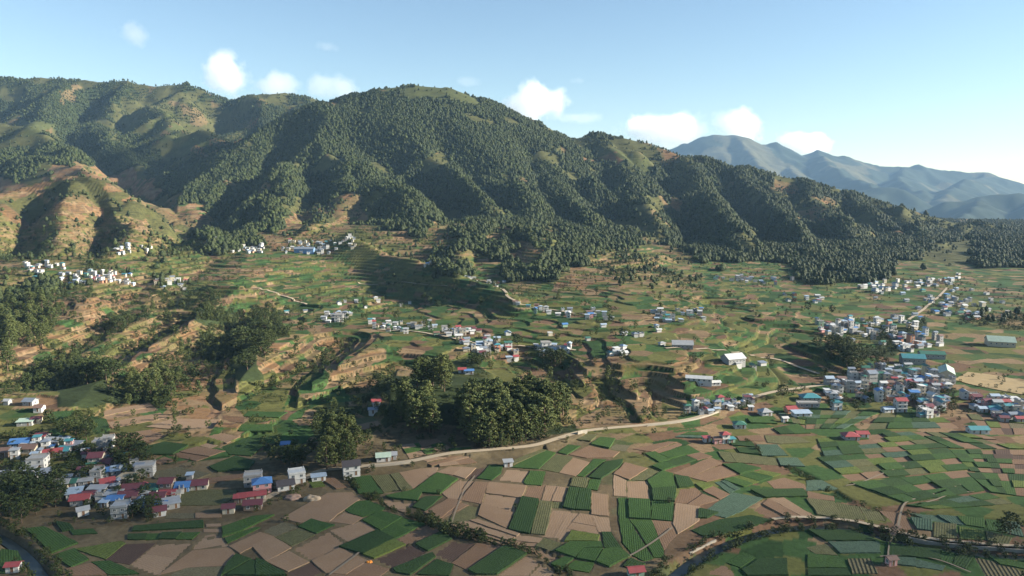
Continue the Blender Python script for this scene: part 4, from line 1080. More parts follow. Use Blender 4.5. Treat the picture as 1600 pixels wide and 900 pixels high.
for (pl, code), z in zip(PLOTS, PLOTZ):       # keep the plots clear
    xs = [p.x for p in pl]; ys = [p.y for p in pl]; az = [math.atan2(a, b) for a, b in zip(xs, ys)]; rr = [math.hypot(a, b) for a, b in zip(xs, ys)]
    i0, i1 = np.searchsorted(AZ, (min(az), max(az))); k0, k1 = np.searchsorted(RR, (min(rr) * .99, max(rr) * 1.01)); X = GX[k0:k1, i0:i1]; Y = GY[k0:k1, i0:i1]; ins = np.zeros(X.shape, bool)
    for a in range(len(pl)):
        p, q2 = pl[a], pl[(a + 1) % len(pl)]
        ins ^= ((p.y > Y) != (q2.y > Y)) & (X < (q2.x - p.x) * (Y - p.y) / (q2.y - p.y + 1e-12) + p.x)
    dS[k0:k1, i0:i1] *= ~ins
pts, rr_, cc_ = scatter_cover(dS, 150, 1250, 31)
sh = RNG.uniform(1.3, 4.8, len(pts)) * np.where(CV[rr_, cc_] == ord('F'), 1.5, 1.0); sh[H0[rr_, cc_] < 0.6] *= 0.75
print('shrubs', len(pts))
scatter_object('undergrowth', pts - np.array([0, 0, 0.3]), sh, RNG.integers(0, 3, len(pts)), SHRUB, 'shrubs and weeds along terrace walls and streams', 'shrubs')
# wooded patches in the middle distance that read as one mass
dN = np.ones_like(H0); dN[H0 < 1.5] = 0
dM = dN * np.where(CV == ord('F'), 1 / 48., np.where(CV == ord('f'), 1 / 110., np.where(CV == ord('o'), 1 / 480., 1 / 3500.))) * conc + np.clip((carve - 6) / 8, 0, 1) / 300.
pts, rr_, cc_ = scatter_cover(np.where((CV == ord('F')) & (RR[:, None] < 590), 1 / 120., 1.0) * dM, 430, 860, 33)
scatter_object('woodland', pts - np.array([0, 0, 0.5]), RNG.uniform(5, 11, len(pts)), RNG.integers(0, 5, len(pts)), MID_T, 'scattered dark trees on the terraced hills of the middle distance', 'woodland')

# ------------------------------------------------------------------ houses
WALLC = {'white': (0.444, 0.432, 0.406), 'cream': (0.390, 0.344, 0.260), 'grey': (0.258, 0.252, 0.239), 'pink': (0.431, 0.223, 0.210), 'blue': (0.127, 0.218, 0.360), 'green': (0.183, 0.268, 0.190), 'brown': (0.182, 0.130, 0.098), 'orange': (0.379, 0.185, 0.113)}
ROOFC = {'red': (0.245, 0.047, 0.047), 'maroon': (0.111, 0.031, 0.037), 'blue': (0.056, 0.151, 0.340), 'teal': (0.043, 0.179, 0.203), 'green': (0.031, 0.114, 0.078), 'grey': (0.260, 0.266, 0.272), 'dark': (0.053, 0.044, 0.044), 'rusty': (0.148, 0.089, 0.065),
         'white': (0.446, 0.446, 0.434), 'beige': (0.330, 0.271, 0.177), 'slate': (0.150, 0.174, 0.209), 'concrete': (0.271, 0.259, 0.241), 'pale blue': (0.267, 0.332, 0.402), 'pale green': (0.308, 0.385, 0.308)}
def roof_mat(c):
    """corrugated sheet: ribs down the slope, stains"""
    k = 'roof_' + c.replace(' ', '_')
    if k in MATS: return MATS[k]
    m, n, L, b = new_mat(k); b.inputs['Roughness'].default_value = 0.5; b.inputs['Specular IOR Level'].default_value = 0.4
    col = ROOFC[c]; tc = n.new('ShaderNodeTexCoord'); nz = n.new('ShaderNodeTexNoise'); nz.inputs['Scale'].default_value = 0.45; nz.inputs['Detail'].default_value = 5; nz.inputs['Roughness'].default_value = .65
    L.new(tc.outputs['Object'], nz.inputs['Vector'])
    mx = n.new('ShaderNodeMix'); mx.data_type = 'RGBA'; mx.inputs['A'].default_value = (*[q * .6 + .012 for q in col], 1); mx.inputs['B'].default_value = (*[min(q * 1.3, .8) for q in col], 1)
    L.new(nz.outputs[0], mx.inputs['Factor']); L.new(mx.outputs['Result'], b.inputs['Base Color'])
    wv = n.new('ShaderNodeTexWave'); wv.inputs['Scale'].default_value = 0.8; L.new(tc.outputs['Object'], wv.inputs['Vector'])
    bb = n.new('ShaderNodeBump'); bb.inputs['Strength'].default_value = .4; bb.inputs['Distance'].default_value = .05; L.new(wv.outputs['Fac'], bb.inputs['Height']); L.new(bb.outputs[0], b.inputs['Normal'])
    MATS[k] = m; return m
def wall_mat(c): return plain('wall_' + c, WALLC[c], 0.85, 0.16, 0.5)
M_GLASS = plain('window_glass', (0.035, 0.045, 0.055), 0.15, 0.2, 1.0, spec=0.5); M_FRAME = plain('window_frame', (0.5, 0.5, 0.48), 0.6, 0.1); M_DOOR = plain('door_wood', (0.16, 0.09, 0.05), 0.7, 0.2); M_SHUT = plain('shutter', (0.25, 0.27, 0.3), 0.5, 0.2)
def boxb(bm, x0, x1, y0, y1, z0, z1, mi=0):
    v = [bm.verts.new((x, y, z)) for z in (z0, z1) for y in (y0, y1) for x in (x0, x1)]
    for f in ((0, 2, 3, 1), (4, 5, 7, 6), (0, 1, 5, 4), (2, 6, 7, 3), (0, 4, 6, 2), (1, 3, 7, 5)):
        bm.faces.new([v[i] for i in f]).material_index = mi
def mk(name, fn, mats):
    bm = bmesh.new(); fn(bm); me = bpy.data.meshes.new(name); bmesh.ops.recalc_face_normals(bm, faces=bm.faces); bm.to_mesh(me); bm.free()
    for m in mats: me.materials.append(m)
    return me
def win_fn(bm):     # pane with a frame round it, proud of the wall; local +y is outwards
    boxb(bm, -.55, .55, -.05, .03, -.55, .55, 0)
    boxb(bm, -.66, -.55, -.05, .08, -.62, .62, 1); boxb(bm, .55, .66, -.05, .08, -.62, .62, 1); boxb(bm, -.55, .55, -.05, .08, .55, .63, 1); boxb(bm, -.7, .7, -.05, .14, -.68, -.56, 1); boxb(bm, -.04, .04, -.05, .06, -.55, .55, 1)
WIN = mk('window', win_fn, [M_GLASS, M_FRAME])
def pane_fn(bm): boxb(bm, -.55, .55, -.05, .03, -.55, .55, 0)
def frame_fn(bm):
    boxb(bm, -.66, -.55, -.05, .08, -.62, .62); boxb(bm, .55, .66, -.05, .08, -.62, .62); boxb(bm, -.55, .55, -.05, .08, .55, .63); boxb(bm, -.7, .7, -.05, .14, -.68, -.56); boxb(bm, -.04, .04, -.05, .06, -.55, .55)
PANE = mk('window', pane_fn, [M_GLASS]); FRAME = mk('frame', frame_fn, [M_FRAME])
def put_window(o, loc, rz, near):
    if not near: return link('window', WIN, o, loc, rz)
    q = link('window', PANE, o, loc, rz); link('frame', FRAME, q); return q
def door_fn(bm): boxb(bm, -.5, .5, -.05, .04, 0, 2.05, 0); boxb(bm, -.6, -.5, -.05, .08, 0, 2.15, 1); boxb(bm, .5, .6, -.05, .08, 0, 2.15, 1); boxb(bm, -.5, .5, -.05, .08, 2.05, 2.15, 1); boxb(bm, .34, .42, .04, .09, .95, 1.05, 1)
DOOR = mk('door', door_fn, [M_DOOR, M_FRAME])
def roof_fn(kind, w, d, h):
    o = 0.55; W, D = w / 2 + o, d / 2 + o
    def fn(bm):
        def slab(vs, t=0.16):
            top = [bm.verts.new(p) for p in vs]; bot = [bm.verts.new((p[0], p[1], p[2] - t)) for p in vs]
            bm.faces.new(top); bm.faces.new(bot[::-1])
            for i in range(len(vs)): j = (i + 1) % len(vs); bm.faces.new((top[i], top[j], bot[j], bot[i]))
        if kind == 'gable':
            slab([(-W, -D, h), (W, -D, h), (W, 0.0, h + .30 * d), (-W, 0.0, h + .30 * d)]); slab([(W, D, h), (-W, D, h), (-W, 0.0, h + .30 * d), (W, 0.0, h + .30 * d)])
        elif kind == 'hip':
            r = max(W - D, 0.3); z = h + .28 * d; pts = [(-W, -D, h), (W, -D, h), (W, D, h), (-W, D, h)]
            slab([pts[0], pts[1], (r, 0, z), (-r, 0, z)]); slab([pts[2], pts[3], (-r, 0, z), (r, 0, z)]); slab([pts[1], pts[2], (r, 0, z)]); slab([pts[3], pts[0], (-r, 0, z)])
        elif kind == 'shed':
            slab([(-W, -D, h + .05), (W, -D, h + .05), (W, D, h + .13 * d + .05), (-W, D, h + .13 * d + .05)])
        else:       # flat concrete slab with parapet, corner posts left standing
            boxb(bm, -W + .3, W - .3, -D + .3, D - .3, h + .004, h + .22)
            for a, b in ((-1, -1), (1, -1), (1, 1), (-1, 1)): boxb(bm, a * (w / 2 - .2) - .15, a * (w / 2 - .2) + .15, b * (d / 2 - .2) - .15, b * (d / 2 - .2) + .15, h + .22, h + 1.1)
            boxb(bm, -w / 2 + .1, w / 2 - .1, d / 2 - .2, d / 2, h + .22, h + .8); boxb(bm, -w / 2 + .1, w / 2 - .1, -d / 2, -d / 2 + .2, h + .22, h + .75)
    return fn
def wall_fn(kind, w, d, st, h):
    def fn(bm):
        a = w / 2; b = d / 2
        boxb(bm, -a, a, -b, b, -2.5, h)
        if kind == 'gable':     # gable ends
            for s in (-1, 1):
                v = [bm.verts.new((s * a, -b, h)), bm.verts.new((s * a, b, h)), bm.verts.new((s * a, 0, h + .30 * d - .2))]
                w_ = [bm.verts.new((s * (a - .2), q.co.y, q.co.z)) for q in v]
                bm.faces.new(v); bm.faces.new(w_[::-1])
                for i in range(3): j = (i + 1) % 3; bm.faces.new((v[i], v[j], w_[j], w_[i]))
        for k in range(1, st): boxb(bm, -a - .12, a + .12, -b - .35, b + .12, k * 2.35 - .1, k * 2.35 + .1)   # floor bands, front balcony edge
    return fn
HOUSES = []; _mc = {}; QUEUE = []
def q5(x): return round(x * 2) / 2
def house(*a, **k): QUEUE.append((a, k))
def build_house(u, v, w, d, st, kind, rc, wc, yaw=0.0, place='', name='house', label=None, win=True, cat='house', loc=None, group=None):
    w, d = q5(w), q5(d); h = 2.35 * st
    p = loc or pick(u, v)
    o = bpy.data.objects.new(name, None); COL.objects.link(o)
    a = math.radians(yaw); zs = [hz(p.x + sx * w / 2 * math.cos(a) - sy * d / 2 * math.sin(a), p.y + sx * w / 2 * math.sin(a) + sy * d / 2 * math.cos(a)) for sx in (-1, 1) for sy in (-1, 1)]
    o.location = (p.x, p.y, sum(zs) / 4 + .15); o.rotation_euler = (0, 0, a)
    k1 = ('w', kind == 'gable', w, d, st, wc); k2 = ('r', kind, w, d, st, rc)
    if k1 not in _mc: _mc[k1] = mk('wall', wall_fn(kind, w, d, st, h), [wall_mat(wc)])
    if k2 not in _mc: _mc[k2] = mk('roof', roof_fn(kind, w, d, h), [roof_mat(rc)])
    link('wall', _mc[k1], o); rf = link('roof', _mc[k2], o)
    far = p.length > 900; near = p.length < 430
    if near and kind == 'gable' and win:
        k3 = ('c', w, d, st, rc)
        if k3 not in _mc: _mc[k3] = mk('ridge_cap', lambda bm: boxb(bm, -w / 2 - .6, w / 2 + .6, -.16, .16, h + .30 * d - .06, h + .30 * d + .05), [roof_mat(rc)])
        link('ridge_cap', _mc[k3], rf)
    if win:
        for s in range(st):
            n = max(1, int(w / (2.6 if not far else 3.6)))
            for i in range(n):
                x = -w / 2 + (i + .5) * w / n
                if s == 0 and i == n // 2: link('door', DOOR, o, (x, -d / 2, 0.02), math.pi); continue
                put_window(o, (x, -d / 2, s * 2.35 + 1.3), math.pi, near)
            if not far:
                for sx, rz in ((1, -math.pi / 2), (-1, math.pi / 2)):
                    m = max(1, int(d / 3.2))
                    for i in range(m): put_window(o, (sx * w / 2, -d / 2 + (i + .5) * d / m, s * 2.35 + 1.3), rz, near)
    HOUSES.append(dict(o=o, u=u, v=v, st=st, kind=kind, rc=rc, wc=wc, place=place, label=label, cat=cat, w=w, group=group))
    return o
LL = 'in the lower left village'
# u, v, width, depth, storeys, roof kind, roof colour, wall colour, turn
HAND = """
33,697,11,7,1,gable,blue,white,12
67,688,7,5,1,gable,red,white,-5
4,712,9,6,1,gable,rusty,cream,10
46,706,10,6,1,gable,rusty,cream,5
82,695,10,6,1,shed,grey,white,8
97,693,8,5,1,shed,pale blue,grey,-8
157,702,8,7,2,flat,concrete,white,15
169,698,7,6,2,flat,concrete,white,15
82,712,12,5,1,gable,red,white,25
101,709,6,5,1,gable,teal,white,10
116,701,8,6,1,shed,slate,grey,0
60,730,10,8,2,flat,concrete,white,12
44,741,8,6,1,shed,grey,white,10
69,745,7,6,1,gable,slate,white,35
12,748,7,6,1,gable,grey,white,20
152,727,8,7,2,gable,maroon,cream,10
169,729,7,6,1,gable,maroon,white,5
149,740,7,6,1,gable,rusty,cream,12
153,750,6,6,2,flat,concrete,grey,10
172,742,6,5,1,shed,blue,white,25
186,740,8,6,1,shed,pale blue,grey,25
228,742,10,8,2,flat,concrete,grey,15
201,752,10,7,1,shed,beige,brown,-8
168,760,7,6,1,gable,red,white,35
135,757,7,5,1,shed,grey,white,20
98,762,8,6,1,gable,grey,cream,10
113,760,6,5,1,gable,green,white,5
117,776,7,6,1,shed,pale blue,white,20
127,786,9,6,1,gable,red,white,15
140,779,6,4,1,gable,maroon,white,10
153,770,9,4,1,shed,grey,white,5
178,779,8,5,1,shed,grey,grey,5
182,787,8,5,1,gable,blue,grey,5
202,781,10,6,1,gable,maroon,cream,8
210,769,11,6,1,gable,maroon,white,12
238,769,10,7,1,hip,green,white,-5
248,783,8,6,1,gable,maroon,cream,5
190,806,8,7,2,flat,grey,grey,10
165,791,4,4,1,shed,pale blue,white,0
130,804,5,4,1,gable,grey,white,35
233,797,6,5,1,shed,blue,white,15
250,804,6,5,1,gable,maroon,white,25
262,768,7,6,2,gable,maroon,cream,5
263,778,8,5,1,gable,red,grey,8
287,766,7,6,1,gable,blue,blue,10
309,763,11,6,1,gable,maroon,cream,12
268,792,8,6,1,shed,grey,white,30
297,748,3.5,3,1,shed,pale blue,grey,10
376,784,6,4,1,gable,red,brown,10
358,800,6,4.5,1,gable,maroon,cream,12
396,794,9,5,1,gable,maroon,cream,10
446,763,9,6,1,gable,dark,white,25
48,632,8,6,1,gable,slate,white,-5
62,642,6,5,1,gable,rusty,white,5
41,664,10,5,1,shed,pale green,white,10
58,660,6,4,1,gable,maroon,cream,10
12,632,4,4,1,gable,grey,white,0
"""
for r in HAND.strip().split('\n'):
    f = r.split(','); pl = LL if float(f[1]) > 675 else 'above the lower left village'
    house(float(f[0]), float(f[1]), float(f[2]) * .76, float(f[3]) * .88, int(f[4]), f[5], f[6], f[7] if len(HOUSES + QUEUE) % 2 else {'white': 'grey', 'cream': 'brown'}.get(f[7], f[7]), float(f[8]), pl)
ONE = [  # landmarks, each with its own label
 (410,768,9,8,2,'hip','blue','pink',20,'pink two-storey house with bright blue hip roof beside red long roof'),
 (396,757,9,7,2,'flat','concrete','grey',15,'grey unfinished flat-roofed house behind the pink house'),
 (394,781,13,5,1,'gable','red','cream',18,'long low house with bright red roof in front of pink house'),
 (464,752,8.5,7,2,'flat','white','white',22,'white two-storey house with pale flat roof beside the pale track'),
 (549,741,9,7,2,'gable','dark','white',18,'white two-storey house with dark roof at the road wall'),
 (446,700,5,4,1,'shed','blue','grey',10,'tiny blue-roofed hut alone in the dark shade left of pines'),
 (498,750,7,3.5,1,'shed','pale blue','white',20,'low white shed with pale blue roof by the brown plot'),
 (599,719,8,6,1,'gable','pale green','white',12,'small house with pale green roof among plants above the road'),
 (613,717,5,4,1,'shed','grey','grey',10,'grey shed beside the pale green roofed house'),
 (794,728,4.5,3.5,1,'shed','grey','white',10,'small grey field hut below the pale road'),
 (588,635,6,5,1,'gable','red','white',10,'small red-roofed house in deep shade left of the grove'),
 (583,646,6,4,1,'shed','slate','white',10,'low white hut below the small red-roofed house in shade'),
 (722,582,6,5,1,'gable','red','white',5,'small red-roofed house just behind the pine grove'),
 (733,584,7,4,1,'shed','blue','white',5,'white house with blue sheet roof behind the pine grove'),
 (1155,668,7,6,1,'hip','green','white',0,'small white house with green hip roof right of road wall'),
 (1195,648,7,7,1,'hip','grey','white',10,'white house with pale grey hip roof above green plots'),
 (1173,641,3,3,1,'shed','white','white',0,'tiny white hut left of the grey hip-roofed house'),
 (1226,659,3.5,3,1,'gable','white','white',10,'tiny white field hut among green plots below the teal roof'),
 (1328,686,9,7,1.0,'hip','red','grey',0,'grey house with red hip roof alone in the fields'),
 (1346,683,7,5,1,'gable','red','white',0,'smaller red-roofed annex right of the lone red house'),
 (1406,643,7,6,3,'gable','red','white',0,'tall white three-storey house with red gable roof'),
 (1386,644,7,5,1,'gable','pale blue','white',10,'low pale blue roofed house left of the tall white house'),
 (1527,676,12,6,1,'gable','teal','white',0,'long white shed with teal roof in the right fields'),
 (1265,625,13,9,1,'hip','teal','grey',0,'large house with bright teal hip roof at the edge of town'),
 (1262,635,15,6,1,'flat','concrete','grey',0,'grey flat-roofed building below the large teal roof'),
 (1252,650,12,6,1,'shed','pale blue','white',5,'long low house with pale blue roof below teal roof'),
 (1235,644,7,6,1,'gable','red','orange',10,'small orange house with red roof left of pale blue roof'),
 (1306,640,6,6,2,'flat','teal','white',5,'narrow two-storey house right of the grey flat building'),
 (1132,691,5,5,2,'hip','red','white',10,'small white tower-like house with red roof in the fields'),
 (1120,692,5,4,1,'gable','rusty','pink',10,'pink hut left of the white red-roofed field house'),
 (1104,690,4,3,1,'shed','red','white',10,'tiny red-roofed hut left of the pink field hut'),
 (1142,692,4,3,1,'shed','teal','green',10,'tiny teal hut right of the white red-roofed field house'),
 (22,892,4.5,3.5,1,'gable','red','white',10,'small red-roofed hut beside the brook at bottom left'),
 (993,900,6,4,1,'gable','red','green',10,'red and green roofed hut cut by the bottom edge'),
 (1392,882,3.5,3,1,'gable','rusty','pink',10,'tiny pink hut by the footpath south of the river'),
 (530,503,9,9,3,'flat','concrete','grey',8,'bare concrete three-storey building frame above the left gully'),
 (853,544,9,8,2,'flat','concrete','white',10,'white two-storey house in the gap right of the middle village'),
]
for r in ONE: house(r[0], r[1], r[2] * .84, r[3] * .84, int(r[4]), *r[5:9], label=r[9])
# halls and sheds
def hall(u, v, w, d, h, rc, wc, yaw, label, name='hall', ribs=5):
    p = pick(u, v); o = bpy.data.objects.new(name, None); COL.objects.link(o); o.location = (p.x, p.y, hz(p.x, p.y)); o.rotation_euler = (0, 0, math.radians(yaw))
    link('wall', mk('wall', wall_fn('gable', w, d, 1, h), [wall_mat(wc)]), o); link('roof', mk('roof', roof_fn('gable', w, d, h), [roof_mat(rc)]), o)
    for i in range(ribs): link('window', WIN, o, (-w / 2 + (i + .5) * w / ribs, -d / 2, h * .6), math.pi)
    link('door', DOOR, o, (w / 2, 0, 0), -math.pi / 2)
    tag(o, label, 'hall')
hall(1478, 590, 20, 9, 5, 'pale green', 'cream', 62, 'big cream hall with pale green roof beside the bare sports ground')
hall(1562, 540, 20, 13, 4.5, 'pale green', 'cream', -20, 'wide cream hall with grey-green roof at the right edge')
hall(1425, 568, 16, 9, 5, 'teal', 'grey', -12, 'large dark teal roofed hall in the middle of town')
hall(1455, 560, 18, 7, 4, 'green', 'grey', -8, 'long green-roofed hall behind the dark teal hall')
hall(1066, 544, 15, 9, 3.5, 'grey', 'grey', -8, 'greenhouse-like grey shed with ribbed roof left of the striped shed', 'shed')
hall(1145, 567, 14, 10, 4, 'white', 'grey', 20, 'white striped-roof shed in the middle of the terraces', 'shed')
hall(1092, 596, 16, 5, 2.5, 'white', 'white', -14, 'long white greenhouse roof on the terraced slope', 'greenhouse')
hall(1108, 602, 14, 3.5, 2.2, 'white', 'white', 8, 'narrow white greenhouse roof below the long one', 'greenhouse')
hall(476, 394, 28, 9, 5, 'slate', 'blue', 0, 'long blue hall at the front of the village under the mountain')
hall(1360, 600, 6, 6, 8, 'slate', 'grey', 10, 'tall grey block at the left end of the town street', 'building')
# villages: (outline in pixels, number, sizes, place)
CLUST = [
 ([(100,690),(150,688),(180,712),(250,745),(285,770),(270,800),(215,800),(120,770),(60,740),(20,725),(20,700)], 26, (4, 6), 'in the lower left village', .35),
 ([(38,415),(85,412),(110,428),(100,442),(50,440)], 12, (6, 9), 'in left edge hillside village', .6),
 ([(105,432),(205,430),(210,448),(110,450)], 20, (5, 8), 'in right half of left hillside village', .6),
 ([(235,442),(290,440),(290,455),(240,455)], 6, (6, 9), 'by the track bend in left hills', .7),
 ([(178,392),(238,386),(236,396),(182,400)], 7, (5, 8), 'under the bare brown hill', .8),
 ([(322,382),(360,374),(412,380),(412,396),(335,399)], 30, (6, 9), 'in white village under mountain', .92),
 ([(430,378),(500,376),(560,374),(558,394),(440,394)], 24, (6, 9), 'right of the white village', .85),
 ([(505,492),(560,490),(562,506),(505,506)], 8, (6, 9), 'beside the concrete building frame', .7),
 ([(570,500),(680,508),(690,524),(640,524),(572,512)], 14, (5, 8), 'along the middle track', .6),
 ([(690,516),(740,516),(810,545),(808,562),(740,558),(705,532)], 20, (7, 10), 'in the middle village', .6),
 ([(835,540),(895,540),(890,552),(838,552)], 6, (7, 9), 'right of the middle village', .8),
 ([(660,418),(720,424),(790,440),(790,450),(720,436),(662,428)], 16, (5, 8), 'on ridge road above basin', .7),
 ([(790,476),(870,478),(965,495),(960,502),(850,494),(795,486)], 12, (6, 9), 'on ridge road below woods', .65),
 ([(950,548),(975,545),(975,556),(952,556)], 3, (7, 9), 'among middle brown plots', .8),
 ([(1015,488),(1100,485),(1100,505),(1020,503)], 11, (6, 10), 'below the low wooded spur', .6),
 ([(1100,432),(1160,430),(1240,438),(1235,446),(1110,440)], 12, (6, 10), 'at far mountain foot', .8),
 ([(1225,460),(1290,462),(1290,474),(1230,472)], 5, (7, 10), 'in the far green fields', .8),
 ([(1340,442),(1420,440),(1500,428),(1500,442),(1430,455),(1345,458)], 20, (7, 11), 'in valley-end village', .8),
 ([(1440,455),(1500,468),(1530,500),(1490,500),(1450,475)], 14, (7, 11), 'along the far valley road', .6),
 ([(1270,505),(1340,500),(1345,522),(1325,540),(1285,525)], 20, (6, 9), 'in the upper part of town', .5),
 ([(1345,500),(1395,495),(1480,540),(1420,552),(1350,530)], 26, (6, 10), 'in the back of the town', .5),
 ([(1285,600),(1340,585),(1420,575),(1490,600),(1470,622),(1380,628),(1300,628)], 52, (6, 9), 'in the middle of town', .4),
 ([(1430,622),(1480,625),(1480,650),(1435,655)], 9, (6, 9), 'at the lower edge of town', .4),
 ([(1500,620),(1600,625),(1605,660),(1540,662)], 16, (7, 10), 'below the sports ground', .35),
 ([(560,545),(1000,500),(1240,560),(1180,600),(900,560)], 9, (6, 9), 'alone on the middle terraces', .7),
 ([(420,470),(640,450),(640,480),(440,490)], 5, (6, 9), 'alone in the upper basin', .8),
 ([(1330,440),(1560,450),(1580,500),(1400,500)], 16, (6, 9), 'scattered over the far valley floor', .7),
 ([(1072,640),(1110,630),(1180,620),(1180,632),(1120,648),(1075,650)], 11, (5, 7), 'above the stone road wall', .4),
]
_r5 = random.Random(77)
RC = ['red', 'maroon', 'grey', 'white', 'blue', 'green', 'slate', 'rusty', 'teal', 'concrete']
for px, n, (s0, s1), place, pw in CLUST:
    poly = [pick(u, v).xy for u, v in px]; turn = _r5.uniform(-15, 25)
    for p in in_poly_random(poly, int(n * 2.1), _r5, s0 * 0.54):
        P3 = Vector((p.x, p.y, hz(p.x, p.y))); uu, vv_ = proj(P3.x, P3.y, P3.z)
        white = _r5.random() < pw
        rc = _r5.choice(['grey', 'white', 'grey', 'concrete', 'slate', 'pale blue']) if white else _r5.choice(RC)
        wc = _r5.choice(['white', 'white', 'white', 'cream', 'grey']) if white or _r5.random() < .6 else _r5.choice(['cream', 'grey', 'pink', 'green', 'orange'])
        st = _r5.choice([1, 1, 1, 2, 2, 3]) if 'town' in place else _r5.choice([1, 1, 1, 1, 2]) if 'alone' not in place else 1
        kd = _r5.choice(['gable', 'gable', 'hip', 'shed', 'flat']) if rc != 'concrete' else 'flat'
        if kd == 'flat' and rc not in ('concrete', 'grey', 'white'): kd = 'gable'
        w_ = _r5.uniform(s0, s1) * .58
        house(float(uu), float(vv_), w_, w_ * _r5.uniform(.65, .9), st, kd, rc, wc, turn + _r5.choice([0, 0, 90]) + _r5.uniform(-8, 8), place, loc=P3)
def rank(q):
    a, k = q; p = k.get('loc') or pick(a[0], a[1]); return -(1e9 if k.get('label') else a[2] * (1 + a[4]) / p.length)
QUEUE.sort(key=rank)
for a_, k_ in QUEUE[:300]: build_house(*a_, **k_)
# the smallest, farthest houses run together into one mass
bmj = bmesh.new(); jm = []
for a_, k_ in QUEUE[300:]:
    n0 = len(HOUSES); o = build_house(*a_, **{**k_, 'win': False}); HOUSES.pop()
    for ch in list(o.children):
        t = bpy.data.meshes.new('t'); tb = bmesh.new(); tb.from_mesh(ch.data); mt_ = ch.data.materials[0]
        if mt_ not in jm: jm.append(mt_)
        for f_ in tb.faces: f_.material_index = jm.index(mt_)
        tb.transform(Matrix.Translation(o.location) @ Matrix.Rotation(o.rotation_euler.z, 4, 'Z')); tb.to_mesh(t); tb.free(); bmj.from_mesh(t); bpy.data.meshes.remove(t)
        bpy.data.objects.remove(ch)
    bpy.data.objects.remove(o)
if QUEUE[300:]:
    me = bpy.data.meshes.new('distant_houses'); bmj.to_mesh(me); bmj.free()
    for m_ in jm: me.materials.append(m_)
    dh = struct(link('distant_houses', me), 'stuff'); dh['label'] = 'tiny pale houses too far away to tell apart'; dh['category'] = 'houses'
ORD = ['first', 'second', 'third', 'fourth', 'fifth', 'sixth', 'seventh', 'eighth', 'ninth', 'tenth', 'eleventh', 'twelfth', 'thirteenth', 'fourteenth', 'fifteenth']
by = {}
for h in HOUSES:
    if h['label']: tag(h['o'], h['label'], h['cat'], h['group']); continue
    stw = ['', 'low', 'two-storey', 'three-storey'][h['st']]; kd = {'gable': 'gable', 'hip': 'hip', 'shed': 'sheet', 'flat': 'flat'}[h['kind']]
    by.setdefault(f"{h['wc']} {stw} house, {h['rc']} {kd} roof, {h['place']}", []).append(h)
for k, hs in by.items():
    hs.sort(key=lambda h: h['u'])
    for i, h in enumerate(hs):
        tag(h['o'], k if len(hs) == 1 else f"{k}, {ORD[min(i, 14)]} from left", h['cat'], 'houses ' + h['place'])
print('houses', len(HOUSES))
# ------------------------------------------------------------------ sports ground, footpaths, footbridge, heaps
def sheet(name, px, mat, lift=0.06):
    pl = roughen(shrink([pick(u, v).xy for u, v in px], 0.0), 4.0, 0.4, random.Random(3)); bm = bmesh.new()
    vs = [bm.verts.new((p.x, p.y, max(hz(q.x, q.y) for q in (p, p + Vector((1.5, 0)), p - Vector((1.5, 0)))) + lift)) for p in pl]
    zt = sum(v.co.z for v in vs) / len(vs)
    for v in vs: v.co.z = zt + lift
    bt = [bm.verts.new((v.co.x, v.co.y, zt - 2.5)) for v in vs]; bm.faces.new(vs)
    for i in range(len(vs)): j = (i + 1) % len(vs); bm.faces.new((vs[i], bt[i], bt[j], vs[j]))
    bmesh.ops.triangulate(bm, faces=[f for f in bm.faces if len(f.verts) > 4])
    return struct(link(name, bm_mesh(name, bm, mat)))
sheet('sports_ground', [(1490,594),(1512,582),(1560,588),(1625,602),(1625,622),(1570,612),(1520,602)], plain('dry_turf', (0.24, 0.175, 0.085), 0.95, 0.25, 0.15), 0.25)
M_PATH = plain('path_earth', (0.17, 0.135, 0.095), 0.95, 0.2, 0.8)
def footpath(px, wd=1.1):
    wd *= 0.62
    pl = densify(polyline(px), 2.0); struct(link('footpath', ribbon('footpath', pl, wd, lambda i, p: max(hz(p.x, p.y), 0) + 0.5, M_PATH)))
    return pl
footpath([(1387,886),(1389,858),(1394,846)]); footpath([(1403,826),(1413,789),(1440,778),(1470,770),(1500,758)], 1.3)
footpath([(1375,871),(1422,869),(1468,877),(1517,896)]); footpath([(980,872),(1010,855),(1032,840),(1050,826)], 1.3); footpath([(515,900),(555,870),(580,846),(600,838)], 1.4)
footpath([(1322,760),(1345,755),(1390,737),(1420,728)]); footpath([(1432,790),(1462,782),(1490,772),(1522,770)])
footpath([(700,840),(712,800),(725,770),(742,745)], 0.9)
track = densify(polyline([(395,450),(425,456),(455,466),(480,476)]), 3.0)
struct(link('hill_track', ribbon('hill_track', track, 3.0, lambda i, p: hz(p.x, p.y) + 0.5, M_ROAD)))
for px in ([(590,515),(660,520),(700,527),(760,540),(830,543),(900,548)], [(700,424),(760,440),(800,468),(860,484),(930,495)], [(1040,545),(1120,548),(1200,560),(1280,585)], [(1420,500),(1460,470),(1480,450)], [(560,442),(620,443),(700,447)]):
    pl = densify([pick(u, v).xy for u, v in px], 4.0); struct(link('hill_track', ribbon('hill_track', pl, 3.0, lambda i, p: hz(p.x, p.y) + 0.6, M_ROAD)))
M_TIMB = plain('bridge_timber', (0.16, 0.11, 0.08), 0.8, 0.2)
a, b = pick(1394, 846), pick(1404, 825); mid = (a + b) / 2; L_ = (b.xy - a.xy).length + 2; yw = math.atan2(b.y - a.y, b.x - a.x)
br = bpy.data.objects.new('footbridge', None); COL.objects.link(br); br.location = (mid.x, mid.y, 0.4); br.rotation_euler = (0, 0, yw)
tag(br, 'narrow brown footbridge crossing the river at the end of the footpath', 'bridge')
link('deck', mk('deck', lambda bm: boxb(bm, -L_ / 2, L_ / 2, -.9, .9, 0, .2), [M_TIMB]), br)
